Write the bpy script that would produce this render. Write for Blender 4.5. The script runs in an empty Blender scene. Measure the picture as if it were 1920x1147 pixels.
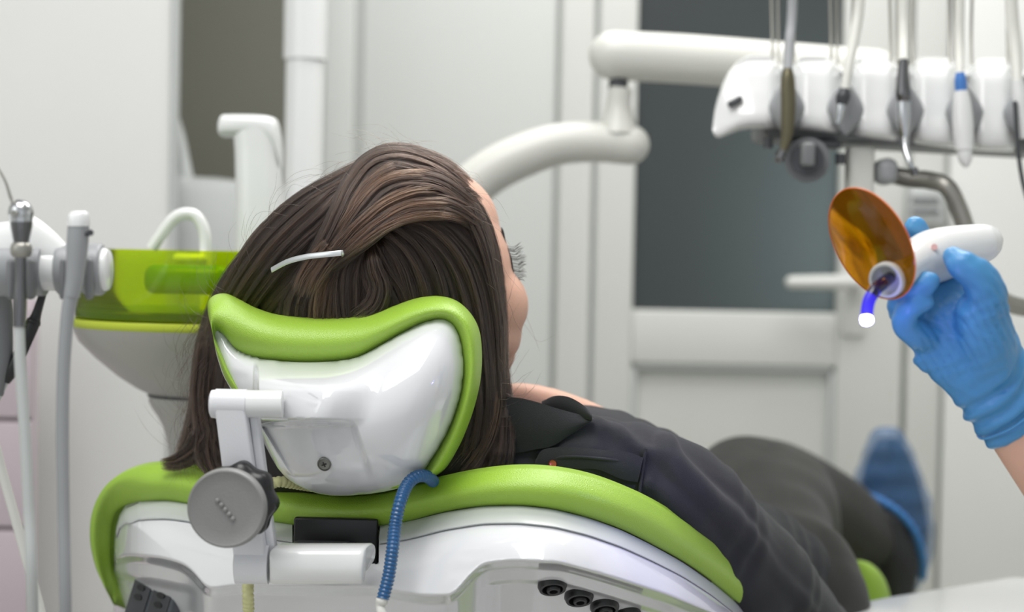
import bpy, bmesh, math, random
import numpy as np
from mathutils import Matrix, Vector

random.seed(7)
rng = np.random.default_rng(7)
scene = bpy.context.scene
COL = scene.collection

# ------------------------------------------------------------------ camera
F = 3200.0                                   # focal length in pixels of the 1920 px frame
PITCH, ROLL = math.radians(1.66), math.radians(1.1)
fwd = np.array([0, math.cos(PITCH), -math.sin(PITCH)])
up0 = np.array([0, math.sin(PITCH), math.cos(PITCH)])
ri0 = np.array([1.0, 0, 0])
rgt = math.cos(ROLL) * ri0 + math.sin(ROLL) * up0
upv = math.cos(ROLL) * up0 - math.sin(ROLL) * ri0
CAM = np.array([0, 0, 1.2])
cd = bpy.data.cameras.new('camera')
cam = bpy.data.objects.new('camera', cd)
COL.objects.link(cam)
m = Matrix(((rgt[0], upv[0], -fwd[0], CAM[0]), (rgt[1], upv[1], -fwd[1], CAM[1]),
            (rgt[2], upv[2], -fwd[2], CAM[2]), (0, 0, 0, 1)))
cam.matrix_world = m
cd.sensor_width = 36
cd.lens = 36 * F / 1920
cd.clip_start = 0.05
cd.dof.use_dof = True
cd.dof.focus_distance = 1.715
cd.dof.aperture_fstop = 2.9
scene.camera = cam

# ------------------------------------------------------------------ colour, world, lights
scene.view_settings.view_transform = 'Standard'
scene.view_settings.look = 'None'
scene.view_settings.gamma = 1.0
scene.view_settings.use_curve_mapping = False
scene.view_settings.exposure = 0.42
world = bpy.data.worlds.new('world')
scene.world = world
world.use_nodes = True
world.node_tree.nodes['Background'].inputs[0].default_value = (0.93, 0.97, 1.0, 1)
world.node_tree.nodes['Background'].inputs[1].default_value = 0.55


def area(name, loc, target, sx, sy, power, color=(1, 1, 1)):
    l = bpy.data.lights.new(name, 'AREA')
    l.shape = 'RECTANGLE'
    l.size, l.size_y, l.energy, l.color = sx, sy, power, color
    o = bpy.data.objects.new(name, l)
    COL.objects.link(o)
    o.location = loc
    o.rotation_euler = (Vector(target) - Vector(loc)).to_track_quat('-Z', 'Y').to_euler()
    return o


area('ceiling_light_near', (-0.45, 0.9, 2.93), (-0.45, 0.9, 0), 1.3, 1.3, 30, (1, 0.99, 0.97))
area('ceiling_light_far', (0.5, 2.7, 2.93), (0.5, 2.7, 0), 1.6, 1.0, 30, (1, 0.99, 0.97))
area('window_daylight', (-1.75, 0.35, 1.95), (0.0, 1.9, 0.9), 1.1, 1.3, 6, (0.97, 0.985, 1))

area('added_pane_light', (0.74, 3.86, 1.27), (0.72, 3.6, 1.27), 0.25, 0.55, 5.5, (0.97, 1, 1))  # added light behind the door glass, brightens the right side of the pane

# ------------------------------------------------------------------ helpers


def V(px, py, Y):
    """point of the world plane y=Y seen at pixel px,py of the photograph"""
    a, b = (px - 960) / F, (573.5 - py) / F
    d = fwd + a * rgt + b * upv
    return CAM + d * (Y / d[1])


def VV(P):
    P = np.asarray(P, float)
    sh = P.shape
    Q = P.reshape(-1, 3)
    a, b = (Q[:, 0] - 960) / F, (573.5 - Q[:, 1]) / F
    d = fwd[None] + a[:, None] * rgt[None] + b[:, None] * upv[None]
    return (CAM[None] + d * (Q[:, 2] / d[:, 1])[:, None]).reshape(sh)


def S(px, Y):
    return px * Y / F


def catmull(P, n, closed=False):
    """resample control rows P (k, ...) to n rows, centripetal-ish uniform Catmull-Rom"""
    P = np.asarray(P, float)
    k = len(P)
    if closed:
        t = np.linspace(0, k, n, endpoint=False)
        i = np.floor(t).astype(int)
        f = t - i
        p0, p1, p2, p3 = P[(i - 1) % k], P[i % k], P[(i + 1) % k], P[(i + 2) % k]
    else:
        t = np.linspace(0, k - 1, n)
        i = np.minimum(np.floor(t).astype(int), k - 2)
        f = t - i
        E = np.concatenate([[2 * P[0] - P[1]], P, [2 * P[-1] - P[-2]]])
        p0, p1, p2, p3 = E[i], E[i + 1], E[i + 2], E[i + 3]
    f = f.reshape((-1,) + (1,) * (P.ndim - 1))
    return 0.5 * ((2 * p1) + (-p0 + p2) * f + (2 * p0 - 5 * p1 + 4 * p2 - p3) * f ** 2 + (-p0 + 3 * p1 - 3 * p2 + p3) * f ** 3)


class MB:
    """collects pieces of one mesh"""

    def __init__(self):
        self.v, self.f, self.n = [], [], 0

    def add(self, verts, faces):
        verts = np.asarray(verts, float).reshape(-1, 3)
        self.v.append(verts)
        for f in faces:
            self.f.append([i + self.n for i in f])
        self.n += len(verts)
        return self

    def loft(self, R, closed=True, cap=True):
        """R (n, m, 3): n rings of m points"""
        R = np.asarray(R, float)
        n, mm = R.shape[:2]
        fs = []
        for i in range(n - 1):
            for j in range(mm if closed else mm - 1):
                k = (j + 1) % mm
                fs.append((i * mm + j, i * mm + k, (i + 1) * mm + k, (i + 1) * mm + j))
        if cap and closed:
            fs.append(tuple(range(mm))[::-1])
            fs.append(tuple((n - 1) * mm + j for j in range(mm)))
        return self.add(R.reshape(-1, 3), fs)

    def tube(self, P, r, segs=14, n=None, ref=None, round_ends=False, closed=False):
        P = np.asarray(P, float)
        r = np.asarray(r, float)
        if r.ndim == 0:
            r = np.full(len(P), float(r))
        if r.ndim == 1:
            r = np.stack([r, r], 1)
        if n:
            Q = catmull(np.concatenate([P, r], 1), n)
            P, r = Q[:, :3], np.maximum(Q[:, 3:], 1e-5)
        T = np.gradient(P, axis=0)
        T /= np.linalg.norm(T, axis=1)[:, None] + 1e-12
        if ref is None:
            ref = np.array([0, 0, 1.0]) if abs(T[0][2]) < 0.9 else np.array([1.0, 0, 0])
        ref = np.asarray(ref, float)
        x = ref - T[0] * ref.dot(T[0])
        x /= np.linalg.norm(x)
        rings = []
        a = np.linspace(0, 2 * math.pi, segs, endpoint=False)
        fr = []
        for i in range(len(P)):
            x = x - T[i] * x.dot(T[i])
            x /= np.linalg.norm(x)
            y = np.cross(T[i], x)
            fr.append((x.copy(), y))
            rings.append(P[i] + np.outer(np.cos(a) * r[i, 0], x) + np.outer(np.sin(a) * r[i, 1], y))
        if round_ends:
            def capring(i, s):
                out = []
                for q in (0.35, 0.65, 0.88, 0.985):
                    c, sn = math.sqrt(1 - q * q), q
                    rr = r[i]
                    cen = P[i] + s * T[i] * min(rr) * sn
                    out.append(cen + np.outer(np.cos(a) * rr[0] * c, fr[i][0]) + np.outer(np.sin(a) * rr[1] * c, fr[i][1]))
                return out
            rings = capring(0, -1)[::-1] + rings + capring(len(P) - 1, 1)
        return self.loft(rings)

    def ell(self, c, r, ax=None, nu=20, nv=14):
        """ellipsoid; ax rows = axes"""
        c = np.asarray(c, float)
        r = np.asarray(r, float) if np.ndim(r) else np.full(3, float(r))
        ax = np.eye(3) if ax is None else np.asarray(ax, float)
        rings = []
        for i in range(1, nv):
            th = math.pi * i / nv
            a = np.linspace(0, 2 * math.pi, nu, endpoint=False)
            L = np.stack([np.cos(a) * math.sin(th) * r[0], np.sin(a) * math.sin(th) * r[1], np.full(nu, math.cos(th) * r[2])], 1)
            rings.append(c + L @ ax)
        return self.loft(rings[::-1])

    def box(self, c, s, ax=None, b=0.0):
        """rounded box: centre, full sizes, axes rows, bevel b"""
        bm = bmesh.new()
        bmesh.ops.create_cube(bm, size=1)
        for v in bm.verts:
            v.co = Vector((v.co.x * s[0], v.co.y * s[1], v.co.z * s[2]))
        if b > 0:
            bmesh.ops.bevel(bm, geom=bm.edges[:] + bm.verts[:], offset=min(b, min(s) * 0.49), segments=3, affect='EDGES', profile=0.5)
        ax = np.eye(3) if ax is None else np.asarray(ax, float)
        bm.verts.index_update()
        vs = np.array([v.co[:] for v in bm.verts]) @ ax + np.asarray(c, float)
        fs = [[v.index for v in f.verts] for f in bm.faces]
        bm.free()
        return self.add(vs, fs)

    def rev(self, c, prof, ax=None, segs=40, cap=True):
        """surface of revolution: prof rows (r, z) about ax[2]"""
        ax = np.eye(3) if ax is None else np.asarray(ax, float)
        a = np.linspace(0, 2 * math.pi, segs, endpoint=False)
        R = []
        for r, z in prof:
            R.append(np.asarray(c, float) + np.stack([np.cos(a) * r, np.sin(a) * r, np.full(segs, z)], 1) @ ax)
        return self.loft(R, cap=cap)

    def mesh(self, name):
        me = bpy.data.meshes.new(name)
        me.from_pydata(np.concatenate(self.v).tolist(), [], self.f)
        me.update()
        return me

    def build(self, name, mat, parent=None, smooth=True, angle=40, **kw):
        me = self.mesh(name)
        bm = bmesh.new()
        bm.from_mesh(me)
        bmesh.ops.recalc_face_normals(bm, faces=bm.faces)
        bm.to_mesh(me)
        bm.free()
        return link(name, me, mat, parent, smooth, angle, **kw)

    def fused(self, name, mat, parent=None, voxel=0.004, smooth=6, disp=None, **kw):
        """the pieces melted into one continuous surface"""
        me = self.mesh(name)
        bm = bmesh.new()
        bm.from_mesh(me)
        bmesh.ops.recalc_face_normals(bm, faces=bm.faces)
        bm.to_mesh(me)
        bm.free()
        t = bpy.data.objects.new('t', me)
        COL.objects.link(t)
        r = t.modifiers.new('r', 'REMESH')
        r.mode = 'VOXEL'
        r.voxel_size = voxel
        if smooth:
            s = t.modifiers.new('s', 'SMOOTH')
            s.iterations = smooth
            s.factor = 0.5
        dg = bpy.context.evaluated_depsgraph_get()
        m2 = bpy.data.meshes.new_from_object(t.evaluated_get(dg))
        bpy.data.objects.remove(t)
        m2.name = name
        if disp is not None:
            n = len(m2.vertices)
            co = np.empty(n * 3)
            m2.vertices.foreach_get('co', co)
            no = np.empty(n * 3)
            m2.vertex_normals.foreach_get('vector', no)
            co, no = co.reshape(-1, 3), no.reshape(-1, 3)
            co = co + no * disp(co, no)[:, None]
            m2.vertices.foreach_set('co', co.ravel())
            m2.update()
        return link(name, m2, mat, parent, True, None, **kw)


def link(name, me, mat, parent=None, smooth=True, angle=40, **kw):
    if mat:
        me.materials.clear()
        me.materials.append(mat)
    if smooth:
        me.shade_smooth()
        if angle:
            me.set_sharp_from_angle(angle=math.radians(angle))
    o = bpy.data.objects.new(name, me)
    COL.objects.link(o)
    if parent is not None:
        o.parent = parent
        o.matrix_parent_inverse = parent.matrix_world.inverted() if False else Matrix.Translation(-Vector(WL.get(parent.name, (0, 0, 0))))
    for k, v in kw.items():
        o[k] = v
    return o


WL = {}                                       # world location of empties


def thing(name, label, cat, loc, group=None):
    o = bpy.data.objects.new(name, None)
    COL.objects.link(o)
    o.location = [float(c) for c in loc]
    WL[o.name] = tuple(float(c) for c in loc)
    o.empty_display_size = 0.05
    o['label'] = label
    o['category'] = cat
    if group:
        o['group'] = group
    return o


def struct(o):
    o['kind'] = 'structure'
    return o


def project(w):
    """world point(s) -> photograph pixels"""
    w = np.atleast_2d(w) - CAM
    z = w @ fwd
    return np.stack([960 + F * (w @ rgt) / z, 573.5 - F * (w @ upv) / z], 1)


def srgb(r, g, b):
    def f(c):
        c /= 255
        return c / 12.92 if c <= 0.04045 else ((c + 0.055) / 1.055) ** 2.4
    return (f(r), f(g), f(b), 1)


def mat(name, col, rough=0.5, metal=0.0, coat=0.0, bump=0.0, bscale=60.0, var=0.04, vscale=8.0, spec=0.5, sheen=0.0, sss=0.0,
        trans=0.0, wave=None):
    m = bpy.data.materials.new(name)
    m.use_nodes = True
    nt = m.node_tree
    b = nt.nodes['Principled BSDF']
    b.inputs['Roughness'].default_value = rough
    b.inputs['Metallic'].default_value = metal
    b.inputs['Coat Weight'].default_value = coat
    b.inputs['Coat Roughness'].default_value = 0.06
    b.inputs['Specular IOR Level'].default_value = spec
    b.inputs['Sheen Weight'].default_value = sheen
    b.inputs['Transmission Weight'].default_value = trans
    if sss:
        b.inputs['Subsurface Weight'].default_value = sss
        b.inputs['Subsurface Radius'].default_value = (0.012, 0.005, 0.003)
        b.inputs['Subsurface Scale'].default_value = 1.0
    tc = nt.nodes.new('ShaderNodeTexCoord')
    nz = nt.nodes.new('ShaderNodeTexNoise')
    nz.inputs['Scale'].default_value = vscale
    nz.inputs['Detail'].default_value = 4
    nt.links.new(tc.outputs['Object'], nz.inputs['Vector'])
    mx = nt.nodes.new('ShaderNodeMix')
    mx.data_type = 'RGBA'
    c = np.array(col[:3])
    mx.inputs[6].default_value = (*np.clip(c * (1 - var), 0, 1), 1)
    mx.inputs[7].default_value = (*np.clip(c * (1 + var), 0, 1), 1)
    nt.links.new(nz.outputs['Fac'], mx.inputs[0])
    nt.links.new(mx.outputs[2], b.inputs['Base Color'])
    if bump:
        if wave:
            n2 = nt.nodes.new('ShaderNodeTexWave')
            n2.inputs['Scale'].default_value = bscale
            n2.inputs['Distortion'].default_value = wave
            o2 = n2.outputs['Fac']
        else:
            n2 = nt.nodes.new('ShaderNodeTexVoronoi' if bscale > 300 else 'ShaderNodeTexNoise')
            n2.inputs['Scale'].default_value = bscale
            o2 = n2.outputs[0]
        nt.links.new(tc.outputs['Object'], n2.inputs['Vector'])
        bp = nt.nodes.new('ShaderNodeBump')
        bp.inputs['Strength'].default_value = bump
        bp.inputs['Distance'].default_value = 0.002
        nt.links.new(o2, bp.inputs['Height'])
        nt.links.new(bp.outputs['Normal'], b.inputs['Normal'])
    return m


def clear_mat(name, tint, body, body_fac=0.25, gloss=0.07, rough=0.08):
    """tinted clear plastic: tinted see-through, a little body colour, a gloss"""
    m = bpy.data.materials.new(name)
    m.use_nodes = True
    nt = m.node_tree
    nt.nodes.clear()
    out = nt.nodes.new('ShaderNodeOutputMaterial')
    tr = nt.nodes.new('ShaderNodeBsdfTransparent')
    tr.inputs[0].default_value = tint
    df = nt.nodes.new('ShaderNodeBsdfTranslucent')
    df.inputs[0].default_value = body
    d2 = nt.nodes.new('ShaderNodeBsdfDiffuse')
    d2.inputs[0].default_value = body
    ad = nt.nodes.new('ShaderNodeMixShader')
    ad.inputs[0].default_value = 0.5
    nt.links.new(df.outputs[0], ad.inputs[1])
    nt.links.new(d2.outputs[0], ad.inputs[2])
    gl = nt.nodes.new('ShaderNodeBsdfGlossy')
    gl.inputs['Roughness'].default_value = rough
    m1 = nt.nodes.new('ShaderNodeMixShader')
    nz = nt.nodes.new('ShaderNodeTexNoise')
    nz.inputs['Scale'].default_value = 5
    ma = nt.nodes.new('ShaderNodeMath')
    ma.operation = 'MULTIPLY_ADD'
    ma.inputs[1].default_value = 0.08
    ma.inputs[2].default_value = body_fac - 0.04
    nt.links.new(nz.outputs['Fac'], ma.inputs[0])
    nt.links.new(ma.outputs[0], m1.inputs[0])
    nt.links.new(tr.outputs[0], m1.inputs[1])
    nt.links.new(ad.outputs[0], m1.inputs[2])
    fr = nt.nodes.new('ShaderNodeFresnel')
    fr.inputs[0].default_value = 1.45
    m2 = nt.nodes.new('ShaderNodeMixShader')
    nt.links.new(fr.outputs[0], m2.inputs[0])
    nt.links.new(m1.outputs[0], m2.inputs[1])
    nt.links.new(gl.outputs[0], m2.inputs[2])
    nt.links.new(m2.outputs[0], out.inputs[0])
    return m


M = {}
M['wall'] = mat('painted_wall', srgb(205, 207, 204), 0.6, bump=0.05, bscale=90, var=0.015)
M['wall2'] = mat('door_paint', srgb(208, 209, 205), 0.4, var=0.012)
M['olive'] = mat('shaded_alcove_wall', srgb(112, 112, 102), 0.7, var=0.05, vscale=3)  # shadow on the alcove wall put into a dark base colour
M['white_panel'] = mat('white_laminate', srgb(228, 228, 226), 0.35, var=0.01)
M['floor'] = mat('floor_vinyl', srgb(196, 194, 190), 0.35, var=0.08, vscale=4)
M['ceil'] = mat('ceiling_paint', srgb(235, 235, 235), 0.8, var=0.01)
M['pink'] = mat('pink_laminate', srgb(190, 177, 184), 0.4, var=0.02)
M['dglass'] = mat('frosted_dark_glass', srgb(52, 56, 57), 0.4, var=0.1, vscale=2.2, spec=0.8)
_nt = M['dglass'].node_tree
_tl = _nt.nodes.new('ShaderNodeBsdfTranslucent')
_tl.inputs[0].default_value = (0.30, 0.34, 0.34, 1)
_mx = _nt.nodes.new('ShaderNodeMixShader')
_mx.inputs[0].default_value = 0.4
_nt.links.new(_nt.nodes['Principled BSDF'].outputs[0], _mx.inputs[1])
_nt.links.new(_tl.outputs[0], _mx.inputs[2])
_nt.links.new(_mx.outputs[0], _nt.nodes['Material Output'].inputs[0])
M['white'] = mat('white_plastic', srgb(230, 231, 231), 0.22, coat=0.5, var=0.01)
M['gloss_white'] = mat('glossy_white_shell', srgb(222, 223, 226), 0.12, coat=1.0, var=0.008)
M['satin_white'] = mat('satin_white_metal', srgb(222, 223, 227), 0.38, var=0.015, bump=0.03, bscale=350)
M['offwhite'] = mat('offwhite_plastic', srgb(214, 214, 208), 0.35, var=0.015)
M['lightgrey'] = mat('light_grey_plastic', srgb(188, 191, 190), 0.35, var=0.02)
M['grey'] = mat('grey_plastic', srgb(150, 152, 155), 0.4, var=0.03)
M['midgrey'] = mat('grey_rubber', srgb(116, 118, 120), 0.45, var=0.04)
M['knobgrey'] = mat('knob_grey', srgb(132, 132, 131), 0.45, bump=0.08, bscale=420, var=0.03)
M['black'] = mat('black_plastic', srgb(28, 28, 30), 0.35, var=0.1)
M['charcoal'] = mat('charcoal_plastic', srgb(62, 64, 68), 0.4, var=0.05)
M['slate'] = mat('slate_socket_plastic', srgb(84, 88, 94), 0.35, var=0.05)
M['chrome'] = mat('chrome', srgb(200, 202, 205), 0.18, metal=1.0, var=0.03)
M['darkchrome'] = mat('dark_metal', srgb(120, 120, 122), 0.25, metal=1.0, var=0.08, vscale=40)
M['olive_metal'] = mat('olive_brown_metal', srgb(105, 100, 80), 0.35, metal=0.6, var=0.12, vscale=60)
M['steel'] = mat('brushed_steel', srgb(160, 158, 152), 0.4, metal=0.8, var=0.06, vscale=30)
M['brown_post'] = mat('bronze_grey_post', srgb(140, 132, 124), 0.4, metal=0.3, var=0.08)
M['green'] = mat('green_leatherette', srgb(154, 192, 64), 0.36, bump=0.22, bscale=900, var=0.04, vscale=12, spec=0.65)
M['skin'] = mat('skin', srgb(226, 180, 158), 0.5, sss=0.25, bump=0.12, bscale=500, var=0.04, vscale=30)
M['shirt'] = mat('black_shirt_cloth', srgb(34, 35, 40), 0.8, bump=0.2, bscale=1200, var=0.1, vscale=50, sheen=0.06)
M['trousers'] = mat('black_trouser_cloth', srgb(38, 38, 35), 0.6, var=0.12, vscale=12, sheen=0.05)
M['shoe'] = mat('black_shoe', srgb(30, 31, 36), 0.6, var=0.1)
M['glove'] = mat('blue_nitrile', srgb(76, 146, 200), 0.38, bump=0.5, bscale=45, var=0.07, vscale=25, sss=0.1)
M['blueplastic'] = mat('blue_ring', srgb(70, 125, 200), 0.35, var=0.03)
M['hairbase'] = mat('dark_hair_mass', srgb(22, 16, 13), 0.6, var=0.3, vscale=60)
M['copper'] = mat('copper_button', srgb(165, 85, 60), 0.3, metal=0.8, var=0.1, vscale=200)
M['silverclip'] = mat('silver_clip', srgb(205, 208, 210), 0.3, metal=0.7, var=0.04, vscale=100)
M['lime_bowl'] = clear_mat('lime_clear_plastic', (0.84, 0.93, 0.04, 1), (0.58, 0.74, 0.005, 1), 0.20)
M['lime_solid'] = mat('lime_band', srgb(190, 205, 60), 0.3, var=0.03)
M['orange'] = clear_mat('orange_filter', (0.96, 0.63, 0.02, 1), (0.84, 0.36, 0.01, 1), 0.20)
M['bowlgrey'] = mat('bowl_white', srgb(172, 170, 167), 0.3, var=0.01)
M['bluetube'] = mat('blue_coil_plastic', srgb(22, 84, 134), 0.22, coat=0.4, var=0.15, vscale=40, sss=0.05)
M['yellowtube'] = mat('pale_yellow_coil', srgb(205, 204, 150), 0.3, var=0.05)
M['screw'] = mat('screw_steel', srgb(128, 128, 124), 0.35, metal=0.9, var=0.1, vscale=200)


def shoe_cover_mat():
    m = mat('blue_shoe_cover_film', srgb(78, 125, 178), 0.35, bump=0.6, bscale=28, var=0.25, vscale=14)
    m.node_tree.nodes['Principled BSDF'].inputs['Alpha'].default_value = 0.45
    return m


M['cover'] = shoe_cover_mat()


def emis(name, col, s):
    m = bpy.data.materials.new(name)
    m.use_nodes = True
    b = m.node_tree.nodes['Principled BSDF']
    b.inputs['Base Color'].default_value = (0.02, 0.02, 0.1, 1)
    b.inputs['Emission Color'].default_value = col
    b.inputs['Emission Strength'].default_value = s
    return m


M['tip'] = emis('light_guide_tip', (0.30, 0.28, 1.0, 1), 28)
M['guide'] = emis('glowing_light_guide', (0.012, 0.0, 0.5, 1), 1.0)


def hairmat(name, col, rough=0.27):
    m = bpy.data.materials.new(name)
    m.use_nodes = True
    nt = m.node_tree
    nt.nodes.clear()
    out = nt.nodes.new('ShaderNodeOutputMaterial')
    h = nt.nodes.new('ShaderNodeBsdfHairPrincipled')
    h.parametrization = 'COLOR'
    h.inputs['Color'].default_value = col
    h.inputs['Roughness'].default_value = rough
    h.inputs['Radial Roughness'].default_value = 0.4
    info = nt.nodes.new('ShaderNodeHairInfo')
    mx = nt.nodes.new('ShaderNodeMix')
    mx.data_type = 'RGBA'
    mx.inputs[6].default_value = tuple(c * 0.35 for c in col[:3]) + (1,)
    mx.inputs[7].default_value = tuple(min(1, c * 1.9) for c in col[:3]) + (1,)
    nt.links.new(info.outputs['Random'], mx.inputs[0])
    nt.links.new(mx.outputs[2], h.inputs['Color'])
    nt.links.new(h.outputs[0], out.inputs[0])
    return m


M['hair'] = hairmat('dark_brown_hair', srgb(43, 32, 27))
M['hair_dark'] = hairmat('near_black_hair', srgb(27, 20, 17))
M['hair_mid'] = hairmat('warm_brown_hair', srgb(60, 43, 34))
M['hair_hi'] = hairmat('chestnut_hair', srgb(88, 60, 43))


def strands(name, lines, radius, m, parent, taper=0.3, **kw):
    """lines: list of (k,3) world arrays of equal k"""
    k = lines[0].shape[0]
    hc = bpy.data.hair_curves.new(name)
    hc.add_curves([k] * len(lines))
    pos = np.concatenate(lines).astype(np.float32)
    hc.attributes['position'].data.foreach_set('vector', pos.ravel())
    ra = hc.attributes.get('radius') or hc.attributes.new('radius', 'FLOAT', 'POINT')
    prof = np.interp(np.linspace(0, 1, k), [0, 0.1, 0.7, 1], [0.7, 1, 1, taper])
    ra.data.foreach_set('value', np.tile(prof * radius, len(lines)).astype(np.float32))
    hc.materials.append(m)
    o = bpy.data.objects.new(name, hc)
    COL.objects.link(o)
    if parent is not None:
        o.parent = parent
        base = parent
        while base.parent is not None:
            base = base.parent
        if parent.name in WL:
            o.matrix_parent_inverse = Matrix.Translation(-Vector(WL[parent.name]))
        else:
            o.matrix_parent_inverse = Matrix.Identity(4)
    for a, b in kw.items():
        o[a] = b
    return o


def unit(v):
    v = np.asarray(v, float)
    return v / np.linalg.norm(v)


def frame_z(z, x=(1, 0, 0)):
    z = unit(z)
    x = np.asarray(x, float)
    x = unit(x - z * x.dot(z))
    return np.array([x, np.cross(z, x), z])


def sstep(x, a, b):
    t = np.clip((np.asarray(x, float) - a) / (b - a), 0, 1)
    return t * t * (3 - 2 * t)
# ================================================================== the setting
YB = 3.6                                      # back wall


def slab(x0, x1, y0, y1, z0, z1, name, m, parent=None, b=0.004, **kw):
    return MB().box(((x0 + x1) / 2, (y0 + y1) / 2, (z0 + z1) / 2), (x1 - x0, y1 - y0, z1 - z0), b=b).build(name, m, parent, **kw)


def X(px, Y, py=480):
    return V(px, py, Y)[0]


def Z(py, Y, px=960):
    return V(px, py, Y)[2]


struct(slab(-2.1, 2.3, -1.8, YB + 0.2, -0.1, 0, 'floor', M['floor'], b=0))
struct(slab(-2.1, 2.3, -1.8, YB + 0.2, 3.0, 3.1, 'ceiling', M['ceil'], b=0))
struct(slab(-2.2, -2.1, -1.8, YB + 0.2, 0, 3.0, 'wall_left', M['wall'], b=0))
struct(slab(2.3, 2.4, -1.8, YB + 0.2, 0, 3.0, 'wall_right', M['wall'], b=0))
# back wall: alcove on the left with its shade painted dark, then the light partition
xa0, xa1 = X(300, YB) - 0.1, X(600, YB)
struct(slab(-2.1, xa1, YB + 0.0, YB + 0.1, 0, 3.0, 'wall_back_alcove', M['olive'], b=0))
xd0, xd1 = X(1112, YB), X(1690, YB)            # the door
wb = struct(slab(xa1, xd0, YB, YB + 0.1, 0, 3.0, 'wall_back', M['wall'], b=0))
wb2 = struct(slab(xd1, 2.3, YB, YB + 0.1, 0, 3.0, 'wall_back_right', M['wall'], b=0))
# raised panels and trims of the partition
def wpanel(a, b, z0, z1, name, m=M['wall2'], d=0.02, Y=YB, par=None):
    return slab(X(a, Y), X(b, Y), Y - d, Y + 0.005, z0, z1, name, m, par, b=0.004)
struct(wpanel(604, 660, 0, 3.0, 'trim_1', M['wall'], 0.03))
struct(wpanel(676, 1036, 0.02, 2.98, 'trim_2', M['wall'], 0.018))
struct(wpanel(1044, 1106, 0, 3.0, 'trim_3', M['wall2'], 0.03))
struct(wpanel(1700, 1762, 0, 3.0, 'trim_4', M['wall2'], 0.03))
struct(wpanel(1772, 2080, 0.0, 2.9, 'trim_5', M['white_panel'], 0.02))

dr = MB()
door = bpy.data.objects.new('door_1', None)
COL.objects.link(door)
door['kind'] = 'structure'
door['label'] = 'pale grey framed door with dark frosted glass pane above'
zg0, zg1 = Z(583, YB, 1370), 2.75
zp1 = Z(683, YB, 1370)
for a, b, z0, z1, n in ((1114, 1186, 0, 3, 'stile'), (1568, 1690, 0, 3, 'stile'), (1186, 1568, zp1, zg0, 'rail'),
                        (1186, 1568, zg1, 3.0, 'rail'), (1186, 1568, 0, 0.12, 'rail')):
    slab(X(a, YB), X(b, YB), YB - 0.03, YB + 0.03, z0, z1, n, M['wall2'], door, b=0.005)
slab(X(1180, YB), X(1575, YB), YB, YB + 0.012, zg0 - 0.01, zg1 + 0.01, 'glass_pane', M['dglass'], door, b=0)
slab(X(1180, YB), X(1575, YB), YB - 0.004, YB + 0.012, 0.1, zp1 + 0.01, 'lower_panel', M['wall2'], door, b=0)
b = MB()
g = [(1184, 0.12), (1570, 0.12), (1570, zp1), (1184, zp1)]
x0, x1 = X(1186, YB), X(1568, YB)
b.box(((x0 + x1) / 2, YB - 0.012, zp1 - 0.006), (x1 - x0, 0.024, 0.012), b=0.003)
b.box((x0 + 0.006, YB - 0.012, zp1 / 2 + .06), (0.012, 0.024, zp1 - .12), b=0.003)
b.box((x1 - 0.006, YB - 0.012, zp1 / 2 + .06), (0.012, 0.024, zp1 - .12), b=0.003)
b.build('panel_moulding', M['lightgrey'], door)
h = MB()
h.tube([V(1600, 530, YB - 0.03), V(1600, 530, YB - 0.09)], 0.014, segs=16)
h.tube([V(1604, 530, YB - 0.09), V(1560, 529, YB - 0.095), V(1484, 529, YB - 0.09)], [0.014, 0.015, 0.013], segs=14, n=14, round_ends=True)
h.box(V(1600, 540, YB - 0.034), (0.05, 0.012, 0.20), b=0.005)
h.build('handle', M['wall2'], door)


# ------------------------------------------------------------------ left: tall cabinet, pink drawers
t = thing('partition_screen', 'tall plain white partition screen filling the left side of the picture', 'partition', (-1.2, 3.1, 0))
YC = 2.95
slab(X(-300, YC), X(318, YC), YC, YC + 0.035, 0, 3.0, 'panel', M['white_panel'], t, b=0.006)
slab(X(316, YC), X(325, YC), YC - 0.004, YC + 0.04, 0, 3.0, 'edge_profile', M['lightgrey'], t, b=0.003)
t = thing('drawer_unit', 'pink drawer unit low at the left edge behind the hoses', 'drawers', (-0.95, 2.7, 0))
YP = 2.72
slab(X(-200, YP), X(66, YP), YP, YP + 0.03, 0, Z(560, YP, 50), 'carcass', M['pink'], t, b=0.004)
zz = [Z(568, YP, 40), Z(785, YP, 40), Z(988, YP, 40), Z(1190, YP, 40), Z(1400, YP, 40)]
for k in range(4):
    slab(X(-195, YP), X(66, YP), YP - 0.02, YP - 0.001, zz[k + 1] + 0.003, zz[k] - 0.003, 'drawer', M['pink'], t, b=0.004)

# white column
t = thing('round_column', 'white round pole standing behind the cup filler spout', 'pole', V(566, 1800, 2.75))
YQ = 2.75
P0, P1 = V(566, 480, YQ), V(566, 480, YQ)
b = MB().tube([(P0[0], YQ, 0.0), (P0[0], YQ, Z(108, YQ, 566))], S(36, YQ), segs=32)
b.build('lower_pole', M['white'], t)
b = MB().tube([(P0[0], YQ, Z(112, YQ, 566)), (P0[0], YQ, 2.9)], S(40.5, YQ), segs=32)
b.build('upper_sleeve', M['white'], t)
b = MB().tube([(P0[0], YQ, 2.9), (P0[0], YQ, 3.0)], S(60, YQ), segs=32)
b.build('ceiling_flange', M['white'], t)

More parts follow.
